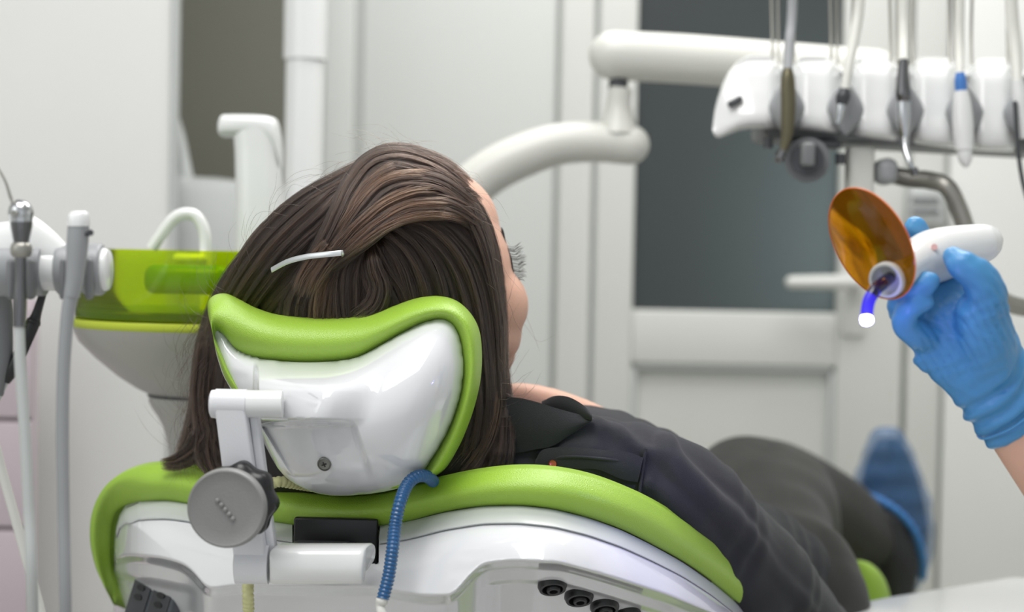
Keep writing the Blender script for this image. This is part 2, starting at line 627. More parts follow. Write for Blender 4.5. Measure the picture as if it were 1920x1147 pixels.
# grey rounded appliance in the alcove
Ya = 3.25
t = thing('rounded_chair', 'pale grey rounded chair back low in the dark alcove', 'chair', (X(370, Ya), Ya, 0))
b = MB()
pr = [(0.16, 0.45), (0.19, 0.6), (0.20, 0.75), (0.195, Z(400, Ya, 370) - 0), (0.16, Z(352, Ya, 370)), (0.09, Z(336, Ya, 370)), (0.01, Z(332, Ya, 370))]
b.rev((X(345, Ya), Ya, 0), catmull(np.array(pr), 24), segs=36)
b.build('shell', M['lightgrey'], t)
b = MB().tube([(X(345, Ya), Ya, 0.03), (X(345, Ya), Ya, 0.47)], 0.03, segs=16)
b.build('pedestal', M['steel'], t)
b = MB().rev((X(345, Ya), Ya, 0), [(0.2, 0), (0.2, 0.015), (0.05, 0.04)], segs=32)
b.build('foot', M['steel'], t)
t2 = thing('folded_cloth', 'small light grey cloth hanging over the chair back in the alcove', 'cloth', V(335, 345, Ya - 0.02))
R = []
for q, (xa, xb, y) in enumerate([(326, 338, 225), (322, 348, 260), (318, 356, 300), (316, 366, 345)]):
    cx, hw = (xa + xb) / 2, (xb - xa) / 2
    R.append([V(cx + hw * math.cos(a), y + 3 * math.sin(3 * a), Ya - 0.05 + 0.035 * math.sin(a)) for a in np.linspace(0, 2 * math.pi, 14, endpoint=False)])
MB().loft(catmull(np.array(R), 12)).build('cloth_body', M['lightgrey'], t2)

# ------------------------------------------------------------------ cuspidor
Yc = 2.15
AX = 388
t = thing('spittoon_unit', 'dental spittoon unit with lime clear bowl and white gooseneck spout', 'spittoon', (X(AX, Yc), Yc, 0))
axx = X(AX, Yc)


def revp(rows, name, m, Yq=Yc, cx=None, segs=64, par=t, n=None, cap=True):
    rows = np.array([(S(r, Yq), Z(y, Yq, AX)) for r, y in rows])
    if n:
        rows = catmull(rows, n)
    return MB().rev((axx if cx is None else cx, Yq, 0), rows, segs=segs, cap=cap).build(name, m, par, angle=50)


rows = [(246, 470), (247, 500), (247, 545), (245, 580), (240, 596), (228, 601), (120, 612), (4, 616), (4, 610), (120, 606), (222, 594),
        (233, 576), (237, 545), (237, 500), (238, 472)]
revp(rows, 'clear_bowl', M['lime_bowl'], cap=False)
revp([(249, 598), (250, 606), (246, 613), (238, 616), (236, 608), (238, 598)], 'bowl_band', M['lime_solid'])
revp([(238, 606), (246, 612), (232, 640), (200, 672), (160, 705), (125, 728), (104, 738), (96, 741), (88, 741)], 'under_bowl', M['bowlgrey'])
revp([(96, 738), (103, 742), (104, 752), (98, 764), (88, 778), (76, 800), (66, 840), (60, 900), (58, 1000), (58, 1500)], 'neck', M['bowlgrey'])
revp([(228, 580), (236, 583), (236, 597), (226, 599)], 'base_ring', mat('dark_green_ring', srgb(40, 95, 10), 0.3, var=0.1))
revp([(101, 734), (106, 737), (106, 742), (100, 744)], 'neck_groove', M['charcoal'])
revp([(30, 592), (34, 600), (30, 611), (2, 612)], 'drain_cap', M['chrome'])
# dark green inner strainer cup and spout base seen through the bowl
b = MB()
b.box(V(352, 524, Yc - 0.10), (S(150, Yc), S(60, Yc), S(52, Yc)), b=0.012)
b.build('inner_cup', mat('green_inner_cup', srgb(60, 130, 20), 0.3, var=0.2, vscale=12), t)
b = MB()
P = [V(385, 590, Yc), V(385, 500, Yc), V(384, 440, Yc), V(370, 408, Yc), V(350, 400, Yc), V(325, 410, Yc), V(300, 442, Yc), V(284, 466, Yc)]
b.tube(P, S(11.5, Yc), segs=20, n=60)
b.build('rinse_spout', M['white'], t)
b = MB().box(V(360, 484, Yc), (S(62, Yc), 0.05, S(18, Yc)), b=0.008)
b.build('spout_base', M['white'], t)
# cup filler gooseneck
Yf = 2.35
b = MB()
def sec(cx, cy, rx, ry, n=24, e=3.0, tilt=None):
    a = np.linspace(0, 2 * math.pi, n, endpoint=False)
    c, s = np.cos(a), np.sin(a)
    return np.sign(c) * np.abs(c) ** (2 / e) * rx, np.sign(s) * np.abs(s) ** (2 / e) * ry
R = []
for py, cx, hw, hd in ((700, 490, 50, 46), (560, 489, 48, 45), (460, 488, 46, 44), (360, 486, 43, 42), (290, 484, 42, 40), (255, 482, 43, 40), (238, 481, 44, 40)):
    u, w_ = sec(0, 0, S(hw, Yf), S(hd, Yf))
    c = V(cx, py, Yf)
    R.append(np.stack([c[0] + u, c[1] + w_, np.full(24, c[2])], 1))
b.loft(catmull(np.array(R), 20))
b.build('filler_column', M['white'], t)
b = MB()
R = []
for px, cy, hh, hd in ((413, 240, 12, 30), (418, 237, 20, 36), (430, 236, 21, 38), (460, 236, 21, 40), (490, 238, 22, 40), (508, 244, 25, 39), (519, 256, 30, 36), (525, 280, 26, 30), (527, 300, 14, 24)):
    u, w_ = sec(0, 0, S(hd, Yf), S(hh, Yf), e=3.2)
    c = V(px, cy, Yf)
    R.append(np.stack([np.full(24, c[0]), c[1] + u, c[2] + w_], 1))
b.loft(catmull(np.array(R), 26))
b.build('filler_head', M['white'], t)
# unit body standing on the floor
b = MB()
R = []
for z, hw, hd in ((0.0, 0.17, 0.2), (0.3, 0.17, 0.2), (0.5, 0.15, 0.18), (0.72, 0.13, 0.16), (0.80, 0.11, 0.13)):
    u, w_ = sec(0, 0, hw, hd, n=32)
    R.append(np.stack([axx + 0.06 + u, Yc + 0.12 + w_, np.full(32, z)], 1))
b.loft(catmull(np.array(R), 16))
b.build('unit_body', M['white'], t)

# ------------------------------------------------------------------ delivery arm
t = thing('delivery_arm', 'thick white swivelling arm with two rounded tubes behind the patient', 'arm', V(1180, 200, 2.6))
Yd = 2.62
b = MB().tube([V(1150, 104, Yd), V(1300, 112, Yd), V(1500, 128, Yd - 0.02), V(1640, 140, Yd - 0.1)], S(46, Yd), segs=32, n=24, round_ends=True)
b.build('upper_arm', M['offwhite'], t)
b = MB().tube([V(1162, 62, Yd), V(1159, 100, Yd)], S(49, Yd), segs=32)
b = MB()
c = V(1162, 135, Yd)
b.tube([c, V(1158, 168, Yd)], S(18, Yd), segs=24)
b.build('swivel_collar', M['charcoal'], t)
b = MB().tube([V(1163, 165, Yd), V(1160, 200, Yd), V(1158, 250, Yd)], [S(22, Yd), S(24, Yd), S(40, Yd)], segs=24, n=12)
b.build('swivel_post', M['offwhite'], t)
b = MB().tube([V(1180, 271, Yd), V(1120, 266, Yd), V(1050, 270, Yd), V(985, 290, Yd), V(920, 322, Yd), (V(860, 372, Yd)), V(790, 450, Yd), V(740, 560, Yd), V(710, 700, Yd)],
              np.array([38, 38, 39, 41, 42, 43, 44, 44, 44]) * Yd / F, segs=32, n=60, round_ends=True)
b.build('lower_arm', M['offwhite'], t)
b = MB().box(((V(700, 800, Yd)[0]), Yd + 0.02, 0.38), (0.16, 0.16, 0.76), b=0.03)
b.build('arm_base', M['offwhite'], t)

# ------------------------------------------------------------------ instrument tray
Yt = 2.3
t = thing('instrument_tray', 'white instrument tray with five scalloped holders hanging upper right', 'tray', V(1640, 250, Yt))
slots = [1475, 1585, 1697, 1808, 1916, 2026]
NS = 220
xs = np.linspace(1336, 2110, NS)
R = []
for px in xs:
    k = sstep(px, 1336, 1420)
    top = float(np.interp(px, [1336, 1339, 1345, 1354, 1366, 1382, 1400, 1415], [236, 212, 188, 163, 142, 124, 114, 112])) + 8 * sstep(px, 1420, 1900)
    bot = float(np.interp(px, [1336, 1340, 1348, 1365, 1385, 1405], [246, 256, 258, 251, 243, 240])) + 42 * sstep(px, 1420, 1900)
    g = sum(math.exp(-((px - s) / 17) ** 2) for s in slots)
    top += 22 * g * k
    dep = 0.055 * g
    h2 = (bot - top)
    loop = [(0.0, 0.16), (0.0, 0.05), (0.10, 0.015), (0.35, 0.0), (0.62, -0.012), (0.88, -0.02), (1.0, 0.0), (1.0, 0.08), (0.92, 0.16)]
    ring = []
    for q, dd in loop:
        ring.append((px, top + h2 * q, Yt + dd * (0.25 + 0.75 * k) + (dep * (1.0 if dd < 0.05 else 0.2))))
    R.append(catmull(np.array(ring), 30, closed=True))
MB().loft(VV(np.array(R))).build('tray_body', M['white'], t, angle=60)
b = MB().box(V(1377, 191, Yt - 0.002), (S(30, Yt), 0.03, S(12, Yt)), ax=[(0.85, 0, 0.5), (0, 1, 0), (-0.5, 0, 0.85)], b=0.005)
b.build('grip_slot', M['charcoal'], t)
for s in slots[:5]:
    b = MB()
    R = []
    for py, hw in ((150, 4), (165, 17), (190, 32), (205, 36), (222, 30), (240, 16), (250, 5)):
        dy = 8 * (s - 1475) / 430
        R.append([V(s + hw * math.cos(a), py + dy, Yt - 0.008 + 0.022 * math.sin(a)) for a in np.linspace(0, 2 * math.pi, 20, endpoint=False)])
    b.loft(catmull(np.array(R), 20))
    b.build('holder_cup', M['grey'], t)
b = MB().box(V(1690, 262, Yt + 0.09), (S(560, Yt), 0.14, S(34, Yt)), ax=[unit((1, 0, -0.035)), (0, 1, 0), (0.035, 0, 1)], b=0.008)
b.build('under_rail', M['midgrey'], t)
b = MB().box(V(1520, 272, Yt + 0.02), (S(105, Yt), 0.05, S(14, Yt)), b=0.004)
b.build('vent_slot', M['charcoal'], t)
for px, py in ((1440, 270), (1462, 296), (1575, 300)):
    MB().tube([V(px, py - 12, Yt), V(px, py + 8, Yt)], S(9, Yt), segs=12).build('fixing_screw', M['charcoal'], t)
b = MB()
b.tube([V(1514, 300, Yt - 0.03), V(1514, 300, Yt + 0.1)], S(42, Yt), segs=36)
jo = b.build('swivel_joint', M['midgrey'], t)
b = MB().tube([V(1514, 298, Yt - 0.045), V(1514, 298, Yt - 0.025)], S(30, Yt), segs=30)
b.build('joint_cap', M['charcoal'], jo)
b = MB().box(V(1514, 290, Yt - 0.05), (S(26, Yt), 0.02, S(44, Yt)), b=0.005)
b.build('joint_bar', M['midgrey'], jo)
b = MB().box(V(1611, 330, Yt + 0.03), (S(50, Yt), 0.035, S(110, Yt)), b=0.006)
b.build('post', M['offwhite'], t)
b = MB().box(V(1608, 420, Yt + 0.03), (S(48, Yt), 0.032, S(110, Yt)), b=0.006)
b.build('post_foot', M['brown_post'], t)
b = MB().tube([V(1655, 322, Yt + .05), V(1700, 334, Yt + .04), V(1742, 338, Yt + .02), V(1775, 350, Yt), V(1797, 390, Yt), V(1815, 440, Yt),
               V(1840, 505, Yt), V(1866, 550, Yt), V(1900, 572, Yt + .02), V(1960, 580, Yt + .06), V(2050, 580, Yt + .12)], S(17, Yt), segs=20, n=80)
b.build('handle_rail', M['steel'], t)
MB().box(V(1660, 322, Yt + 0.03), (S(40, Yt), 0.05, S(50, Yt)), b=0.012).build('rail_bracket', M['grey'], t)
# thin whip rods that hold the hoses
for s in slots[:5]:
    for k, (dx, r) in enumerate(((-26, 3.0), (-15, 2.4), (14, 3.2))):
        P = [V(s + dx, 120, Yt + 0.07), V(s + dx - 1, 60, Yt + 0.08), V(s + dx * 1.1, -30, Yt + 0.08), V(s + dx * 1.1 + 4, -170, Yt + 0.06)]
        MB().tube(P, S(r, Yt), segs=8, n=14).build('whip_rod', M['steel'], t)


def instrument(name, label, pieces, cat='instrument'):
    tt = thing(name, label, cat, V(*pieces[0][1][0]))
    for nm, P, r, m in pieces:
        MB().tube([V(*p) for p in P], np.array(r) * Yt / F, segs=20, n=max(24, 6 * len(P))).build(nm, m, tt)
    return tt


yi = Yt - 0.048
G = 'dental instruments in the tray holders'
instrument('scaler', 'olive brown slim instrument in the first holder from the left of the tray', [
    ('body', [(1477, 128, yi), (1477, 150, yi), (1478, 190, yi), (1477, 230, yi), (1474, 262, yi), (1468, 285, yi)], [8, 13, 14, 13, 10, 7], M['olive_metal']),
    ('nozzle', [(1468, 282, yi), (1462, 296, yi), (1456, 304, yi)], [8, 8, 4], M['darkchrome']),
    ('hose', [(1477, 132, yi), (1480, 80, yi + .02), (1485, 20, yi + .04), (1490, -150, yi + .05)], [9, 9, 9, 9], M['grey'])])
instrument('air_motor', 'short dark chrome instrument on a pale hose in the second holder', [
    ('coupling', [(1584, 166, yi), (1582, 178, yi), (1580, 184, yi), (1578, 196, yi)], [9, 13, 13, 10], M['charcoal']),
    ('body', [(1578, 192, yi), (1576, 206, yi), (1573, 220, yi), (1570, 232, yi)], [9, 9, 7, 5], M['chrome']),
    ('hose', [(1584, 170, yi), (1592, 120, yi + .01), (1604, 60, yi + .03), (1612, 0, yi + .04), (1620, -150, yi + .05)], [9, 9, 10, 10, 10], M['offwhite'])])
instrument('turbine_handpiece', 'chrome bent tip handpiece in the middle holder', [
    ('sleeve', [(1694, 112, yi), (1693, 150, yi), (1694, 176, yi), (1694, 190, yi)], [9, 12, 15, 12], M['darkchrome']),
    ('body', [(1694, 186, yi), (1694, 205, yi), (1695, 235, yi), (1696, 262, yi)], [11, 13, 12, 8], M['chrome']),
    ('neck', [(1696, 258, yi), (1698, 280, yi - .01), (1706, 305, yi - .02), (1714, 322, yi - .02)], [8, 7, 6, 5], M['chrome']),
    ('head', [(1712, 315, yi - .02), (1716, 328, yi - .02)], [8, 8], M['darkchrome']),
    ('hose', [(1694, 116, yi), (1694, 60, yi + .03), (1695, 0, yi + .04), (1696, -150, yi + .05)], [10, 10, 10, 10], M['offwhite'])])
instrument('polishing_handpiece', 'white handpiece with a bright blue collar in the fourth holder', [
    ('collar', [(1800, 136, yi), (1801, 152, yi), (1802, 172, yi)], [8, 11, 11], M['blueplastic']),
    ('body', [(1802, 170, yi), (1804, 200, yi), (1806, 240, yi), (1808, 280, yi)], [12, 17, 19, 17], M['white']),
    ('nozzle', [(1808, 278, yi), (1810, 300, yi), (1812, 314, yi)], [15, 12, 4], M['white']),
    ('hose', [(1800, 140, yi), (1799, 80, yi + .03), (1800, 0, yi + .04), (1803, -150, yi + .05)], [7, 9, 9, 9], M['offwhite'])])
instrument('air_syringe', 'pale handpiece with a dark cable at the right edge of the tray', [
    ('body', [(1908, 150, yi), (1912, 185, yi), (1916, 215, yi), (1920, 260, yi)], [10, 13, 12, 9], M['white']),
    ('cable', [(1903, 190, yi - .01), (1906, 240, yi - .01), (1911, 300, yi - .01), (1920, 350, yi - .01), (1935, 400, yi)], [4, 4, 4, 4, 4], M['charcoal']),
    ('hose', [(1908, 154, yi), (1904, 90, yi + .02), (1897, 20, yi + .03), (1890, -150, yi + .04)], [9, 12, 12, 12], M['offwhite'])])

# small grey wall socket box on the partition right of the door
t = thing('wall_box', 'grey box with dark slots on the partition above the glove', 'box', V(1735, 380, YB - 0.05))
MB().box(V(1735, 386, YB - 0.05), (S(66, YB), 0.05, S(70, YB)), b=0.006).build('housing', M['lightgrey'], t)
for k in range(2):
    MB().box(V(1735, 374 + 22 * k, YB - 0.077), (S(52, YB), 0.008, S(9, YB)), b=0.002).build('slot', M['midgrey'], t)

# ------------------------------------------------------------------ white side table, lower right
Yw = 2.05
t = thing('side_table', 'white topped side table cut off by the lower right corner', 'table', (X(1850, Yw), Yw, 0))
b = MB()
zt = 0.755


def onz(px, py, z):
    d = V(px, py, 1.0) - CAM
    return (CAM + d * ((z - CAM[2]) / d[2]))[:2]


out = [onz(1545, 1146, zt), onz(1640, 1122, zt), onz(1760, 1102, zt), onz(1860, 1086, zt), onz(1905, 1080, zt), onz(1960, 1088, zt), onz(2140, 1120, zt), (0.95, 1.75), (0.60, 1.72), (0.42, 1.95)]
o2 = catmull(np.array(out), 60, closed=True)
top = []
for s, dz in ((0.02, 0), (0.9, 0), (0.985, -0.001), (1.0, -0.01), (1.0, -0.03), (0.97, -0.04), (0.02, -0.04)):
    c = o2.mean(0)
    q = c + (o2 - c) * s
    top.append(np.stack([q[:, 0], q[:, 1], np.full(60, zt + dz)], 1))
b.loft(top)
b.build('table_top', M['white'], t)
MB().box((o2.mean(0)[0] + 0.02, o2.mean(0)[1], (zt - 0.04) / 2 + 0.03), (0.26, 0.26, zt - 0.10), b=0.02).build('cabinet_body', M['white_panel'], t)
for sx in (-1, 1):
    for sy in (-1, 1):
        MB().tube([(o2.mean(0)[0] + 0.02 + sx * .1, o2.mean(0)[1] + sy * .1, 0.0), (o2.mean(0)[0] + 0.02 + sx * .1, o2.mean(0)[1] + sy * .1, 0.045)], 0.022, segs=14).build('castor', M['charcoal'], t)

# ------------------------------------------------------------------ assistant holder (front left)
Yh = 1.5
t = thing('suction_holder', 'white and grey suction hose holder bar at the left edge', 'holder', V(60, 505, Yh))


def htube(name, xa, xb, r, m, cy=505, b=0.0, dy=0.0, par=None):
    rr = [r - b * 3, r - b, r, r, r - b, r - b * 3] if b else [r, r]
    xq = [xa, xa + b * 2, xa + b * 6, xb - b * 6, xb - b * 2, xb] if b else [xa, xb]
    return MB().tube([V(x, cy, Yh + dy) for x in xq], np.array(rr) * Yh / F, segs=40, n=12 if b else None).build(name, m, t if par is None else par)


htube('bar', -300, 200, 40, M['white'])
htube('end_cap', 190, 205, 41, M['white'], b=1.5)
htube('clamp_ring', -30, 84, 50, M['grey'], b=1.2)
htube('clamp_ring', 110, 142, 49, M['grey'], b=1.2)
htube('clamp_ring', 158, 194, 49, M['grey'], b=1.2)
for px, w_ in ((22, 17), (58, 17), (120, 13), (168, 14)):
    MB().box(V(px, 523, Yh - 0.024), (S(w_, Yh), 0.012, S(76, Yh)), b=0.005).build('clamp_jaw', M['midgrey'], t)
R = []
for px, ty, hd in ((-200, 425, 26), (0, 418, 30), (50, 406, 34), (70, 410, 34), (100, 432, 34), (130, 462, 26), (140, 485, 12)):
    ring = [(px, ty, Yh + 0.01), (px, ty + 10, Yh - 0.01), (px, 505, Yh - 0.012), (px, 540, Yh + .02), (px, 505, Yh + 0.075), (px, ty + 8, Yh + 0.07)]
    R.append(catmull(np.array(ring, float), 24, closed=True))
MB().loft(VV(catmull(np.array(R), 24))).build('cover', M['white'], t)
MB().tube([V(-260, 500, Yh + .05), V(-260, 700, Yh + .3), (V(-260, 700, Yh + .3)[0], Yh + .3, 0.0)], 0.025, segs=16).build('support_arm', M['white'], t)

# syringe (chrome, held at the left)
t = thing('air_water_syringe', 'chrome air water syringe with a thin bent needle at the left edge', 'syringe', V(40, 500, Yh - .04))
Ys = Yh - 0.045
def tt_(name, P, r, m, n=24, segs=22, **k):
    return MB().tube([V(*p) for p in P], np.array(r) * Ys / F, segs=segs, n=n, **k).build(name, m, t)
tt_('head', [(38, 374, Ys), (38, 382, Ys), (39, 396, Ys), (40, 410, Ys), (40, 418, Ys)], [5, 17, 23, 21, 20], M['chrome'])
tt_('body', [(40, 416, Ys), (40, 430, Ys), (40, 456, Ys)], [21, 19, 14], M['darkchrome'])
tt_('collar', [(40, 455, Ys), (40, 462, Ys), (40, 474, Ys), (40, 482, Ys)], [16, 20, 20, 15], M['steel'])
tt_('barrel', [(39, 480, Ys), (38, 520, Ys), (37, 570, Ys), (36, 612, Ys)], [11, 11, 13, 12], M['darkchrome'])
tt_('needle', [(26, 382, Ys), (20, 370, Ys), (10, 340, Ys), (-6, 312, Ys), (-30, 290, Ys)], [4, 3.2, 2.6, 2.2, 2], M['steel'], segs=10)
tt_('button', [(28, 400, Ys - .01), (28, 400, Ys - .022)], [7, 5], M['steel'], n=6)
tt_('hose', [(36, 608, Ys), (38, 680, Ys), (46, 800, Ys), (54, 950, Ys), (60, 1100, Ys), (64, 1300, Ys + .05)], [10, 11, 11, 11, 11, 11], M['lightgrey'], n=60)

t = thing('suction_tip_holder', 'grey suction handpiece with a white cap clipped beside the end cap', 'suction', V(145, 480, Ys))
tt_('cap', [(148, 396, Ys), (148, 402, Ys), (147, 412, Ys), (147, 424, Ys)], [14, 19, 21, 21], M['white'])
tt_('body', [(147, 422, Ys), (145, 460, Ys), (140, 520, Ys), (134, 556, Ys)], [20, 20, 17, 15], M['grey'])
tt_('lever', [(160, 440, Ys), (170, 436, Ys - .01)], [4, 6], M['charcoal'], n=6)
tt_('hose', [(134, 550, Ys), (126, 600, Ys), (119, 700, Ys), (117, 820, Ys), (119, 950, Ys), (123, 1147, Ys), (126, 1300, Ys + .04)], [14, 12.5, 12, 12, 11.5, 11.5, 11.5], M['grey'], n=70)

t = thing('saliva_ejector', 'black saliva ejector leaning behind the syringe hose', 'suction', V(50, 640, Yh + .04))
Ys = Yh + 0.05
tt_('valve', [(80, 552, Ys), (68, 590, Ys), (62, 606, Ys)], [7, 9, 14], M['black'])
tt_('grip', [(64, 600, Ys), (48, 640, Ys), (24, 690, Ys), (10, 715, Ys)], [13, 12, 13, 9], M['black'])
tt_('nozzle', [(14, 708, Ys), (0, 740, Ys), (-30, 800, Ys)], [6, 5, 5], M['lightgrey'])
t = thing('second_ejector', 'dark grey suction handle half cut off at the left edge', 'suction', V(8, 600, Yh))
tt_('body', [(4, 545, Ys), (6, 600, Ys), (4, 680, Ys), (-6, 740, Ys)], [16, 17, 18, 12], M['midgrey'])
t = thing('slanted_hose', 'cream hose running diagonally down across the lower left corner', 'hose', V(20, 950, Yh))
tt_('tube', [(-60, 700, Ys), (-20, 800, Ys), (10, 905, Ys), (42, 1020, Ys), (72, 1130, Ys), (100, 1250, Ys)], [9, 9, 9, 9, 9, 9], M['offwhite'], n=50)
# ================================================================== dental chair
t = thing('dental_chair', 'white and green dental chair with raised headrest and side knob', 'dental chair', (0.0, 1.9, 0))
CH = t
pad = [(196, 1096, 216, 1134, 1.99), (180, 1060, 213, 1075, 1.98), (170, 1010, 211, 1020, 1.965), (175, 957, 216, 977, 1.95), (198, 912, 230, 953, 1.93),
       (235, 884, 262, 944, 1.91), (285, 870, 310, 942, 1.89), (345, 873, 350, 947, 1.87), (400, 882, 400, 957, 1.85), (450, 893, 450, 968, 1.83),
       (510, 908, 505, 980, 1.81), (570, 922, 570, 990, 1.79), (640, 928, 640, 994, 1.77), (700, 925, 700, 991, 1.75), (760, 914, 765, 981, 1.73),
       (830, 897, 835, 963, 1.71), (900, 883, 905, 952, 1.69), (970, 876, 975, 951, 1.675), (1040, 879, 1040, 958, 1.67), (1110, 893, 1105, 974, 1.68),
       (1180, 919, 1165, 996, 1.70), (1240, 949, 1222, 1024, 1.73), (1300, 988, 1280, 1056, 1.77), (1360, 1032, 1335, 1094, 1.82),
       (1420, 1084, 1390, 1140, 1.88), (1470, 1142, 1435, 1190, 1.95), (1510, 1215, 1475, 1250, 2.02), (1545, 1310, 1505, 1330, 2.09)]
pad = np.array(pad, float)
padR = catmull(pad, 170)
CC = V(900, 1330, 2.35)
R = []
for i, (ox, oy, ix, iy, Y) in enumerate(padR):
    lf = 1 - sstep(ix, 214, 300)
    O, I = V(ox, oy, Y), V(ix, iy, Y - 0.005 + .03 * lf)
    e = min(i, 169 - i) / 10.0
    k = 1 - math.exp(-e * 1.2) if e < 4 else 1.0
    k = 0.25 + 0.75 * k
    mid = V((ox * .5 + ix * .5), (oy * .5 + iy * .5), Y - 0.03 * k + .028 * lf)
    q1 = V(ox * .85 + ix * .15, oy * .85 + iy * .15, Y - 0.016 * k)
    q3 = V(ox * .12 + ix * .88, oy * .12 + iy * .88, Y - 0.022 * k + .034 * lf)
    dI = unit(CC - O)
    B1 = O + dI * 0.02 + np.array([0, 0.022, 0.0])
    B2 = O + dI * 0.16 + np.array([0, 0.04, -0.03])
    B3 = I + dI * 0.16 + np.array([0, 0.05, -0.02])
    I2 = I + dI * 0.03 + np.array([0, 0.02, 0])
    R.append(catmull(np.array([O, q1, mid, q3, I, I2, B3, B2, B1]), 36, closed=True))
bp = MB().loft(np.array(R)).build('backrest_pad', M['green'], t, angle=None)
# inner cushion that carries the back
def bodyring(c, W, N, rw, rn, n=28, e=2.3):
    a = np.linspace(0, 2 * math.pi, n, endpoint=False)
    c_, s_ = np.cos(a), np.sin(a)
    cx = np.sign(c_) * np.abs(c_) ** (2 / e) * rw
    sy = np.sign(s_) * np.abs(s_) ** (2 / e) * rn
    return c + np.outer(cx, W) + np.outer(sy, N)
Aax = unit((0.545, 0.714, -0.40))
Wax = unit((0.78, -0.585, 0.10))
Wax = unit(Wax - Aax * Wax.dot(Aax))
Nax = np.cross(Wax, Aax)
NB = np.array([-0.030, 1.87, 0.985])             # neck base
R = []
for s, rw, rn, off in ((0.10, 0.17, 0.03, -0.12), (0.16, 0.2, 0.045, -0.14), (0.4, 0.21, 0.05, -0.15), (0.62, 0.20, 0.05, -0.16), (0.66, 0.17, 0.02, -0.16)):
    R.append(bodyring(NB + Aax * s + Nax * off, Wax, Nax, rw, rn))
MB().loft(catmull(np.array(R), 24)).build('back_cushion', M['green'], t)

# ---- white back shell
xs = np.concatenate([np.linspace(213.5, 222, 8), np.linspace(224, 260, 16), np.linspace(263, 1500, 460)])
tx = np.array([213, 214, 217, 223, 235, 262, 310, 350, 400, 450, 505, 570, 640, 700, 765, 835, 905, 975, 1040, 1105, 1165, 1222, 1280, 1335, 1390, 1435, 1475, 1505])
ty = np.array([1100, 1040, 1000, 975, 955, 944, 942, 947, 957, 968, 980, 990, 994, 991, 981, 963, 952, 951, 958, 974, 996, 1024, 1056, 1094, 1140, 1190, 1250, 1330.])
tb = np.interp(tx, [213, 262, 350, 450, 570, 700, 835, 975, 1040, 1165, 1280, 1390, 1505], [1.975, 1.91, 1.87, 1.83, 1.79, 1.75, 1.71, 1.675, 1.67, 1.70, 1.77, 1.88, 2.09])
rows_ = np.concatenate([[-6, 0, 3, 7, 12, 18], np.linspace(24, 380, 180)])


XG = np.arange(150, 1600, 1.0)


_sm = {}


def smooth_i(x, xp, fp, w=14):
    key = (float(np.sum(xp)), float(np.sum(fp)), w)
    if key in _sm:
        return np.interp(x, XG, _sm[key])
    k = np.exp(-np.linspace(-2, 2, 4 * w + 1) ** 2)
    k /= k.sum()
    g = np.interp(XG, xp, fp)
    g = np.convolve(np.pad(g, 2 * w, mode='reflect', reflect_type='odd'), k, mode='valid')
    _sm[key] = g
    return np.interp(x, XG, g)


def crease(x):
    return smooth_i(x, [200, 240, 300, 345, 368, 384, 396, 440, 700, 790, 850, 880, 905, 960, 1050, 1130, 1250, 1350, 1420, 1520],
                     [1050, 1034, 1040, 1052, 1072, 1098, 1100, 1093, 1097, 1112, 1112, 1075, 1052, 1046, 1050, 1072, 1110, 1150, 1200, 1320])


def topy(x):
    x = np.asarray(x, float)
    return np.where(x < 262, np.interp(x, tx, ty), smooth_i(x, tx, ty, 16))


def shellY(x, y):
    top = topy(x)
    base = smooth_i(x, tx, tb, 40)
    e = np.minimum(y - top, (x - 212) * 0.9)
    Yv = base - 0.075 * (1 - np.exp(-np.maximum(e, 0) / 28.0)) - 0.00022 * np.maximum(y - top, 0)
    c = crease(x)
    Yv = Yv + 0.030 * sstep(y - c, 0, 22) + 0.0012 * np.maximum(y - c - 5, 0)
    # inner step of the right recess
    c2 = c + 38
    Yv = Yv + 0.012 * sstep(y - c2, 0, 10) * sstep(x, 900, 940)
    # left socket recess
    Yv = Yv + 0.018 * sstep(y - 1072 - (x - 240) * .2, 0, 20) * (1 - sstep(x, 350, 372))
    slot = ((x > 551) & (x < 709) & (y > 960) & (y < 1056))
    return Yv + 0.07 * slot


G = []
for x in xs:
    tp = float(topy(x))
    G.append(np.stack([np.full(len(rows_), x), tp + rows_, shellY(np.full(len(rows_), x), tp + rows_)], 1))
G = np.array(G)
n1, n2 = G.shape[:2]
back = VV(G[:, [0, -1]]) + np.array([0, 0.16, 0.0])
front = VV(G)
ringv = np.concatenate([front, back[:, 1:2], back[:, 0:1]], 1)
MB().loft(ringv).build('back_shell', M['gloss_white'], t, angle=50)
# trim lips above the shell
def lip(x0, x1, name):
    R = []
    for x in np.linspace(x0, x1, int((x1 - x0) / 6)):
        tp = float(topy(x))
        Yq = float(smooth_i(x, tx, tb, 40))
        w_ = 28 if x > 240 else 10 + 18 * (x - 216) / 24
        w_ = w_ * (1 - .45 * sstep(x, 1100, 1500))
        loop = [(x, tp - 8, Yq + 0.005), (x, tp - 2, Yq - 0.022), (x, tp + w_ * .5, shellY(x, tp + w_ * .5) - 0.012), (x, tp + w_, shellY(x, tp + w_) - 0.007),
                (x, tp + w_ + 1, shellY(x, tp + w_) + 0.006), (x, tp + w_ * .5, Yq + 0.01)]
        R.append(catmull(VV(np.array(loop)), 18, closed=True))
    MB().loft(np.array(R)).build(name, M['lightgrey'], t, angle=60)
lip(218, 548, 'shell_trim')
lip(712, 1490, 'shell_trim')
for xa, xb in ((240, 548), (712, 1330)):
    gp_ = np.array([(x, float(topy(x)) + 1.0, float(smooth_i(x, tx, tb, 40)) - 0.017) for x in np.linspace(xa, xb, 90)])
    MB().tube(VV(gp_), 0.0028, segs=8).build('seam_gap_shade', M['black'], t)  # black tube standing in for the shade in the gap between pad and trim
Ysl = 1.79
MB().box(V(630, 1016, 1.722), (S(158, 1.72), 0.012, S(92, 1.72)), b=0.002).build('slot_liner', M['black'], t)

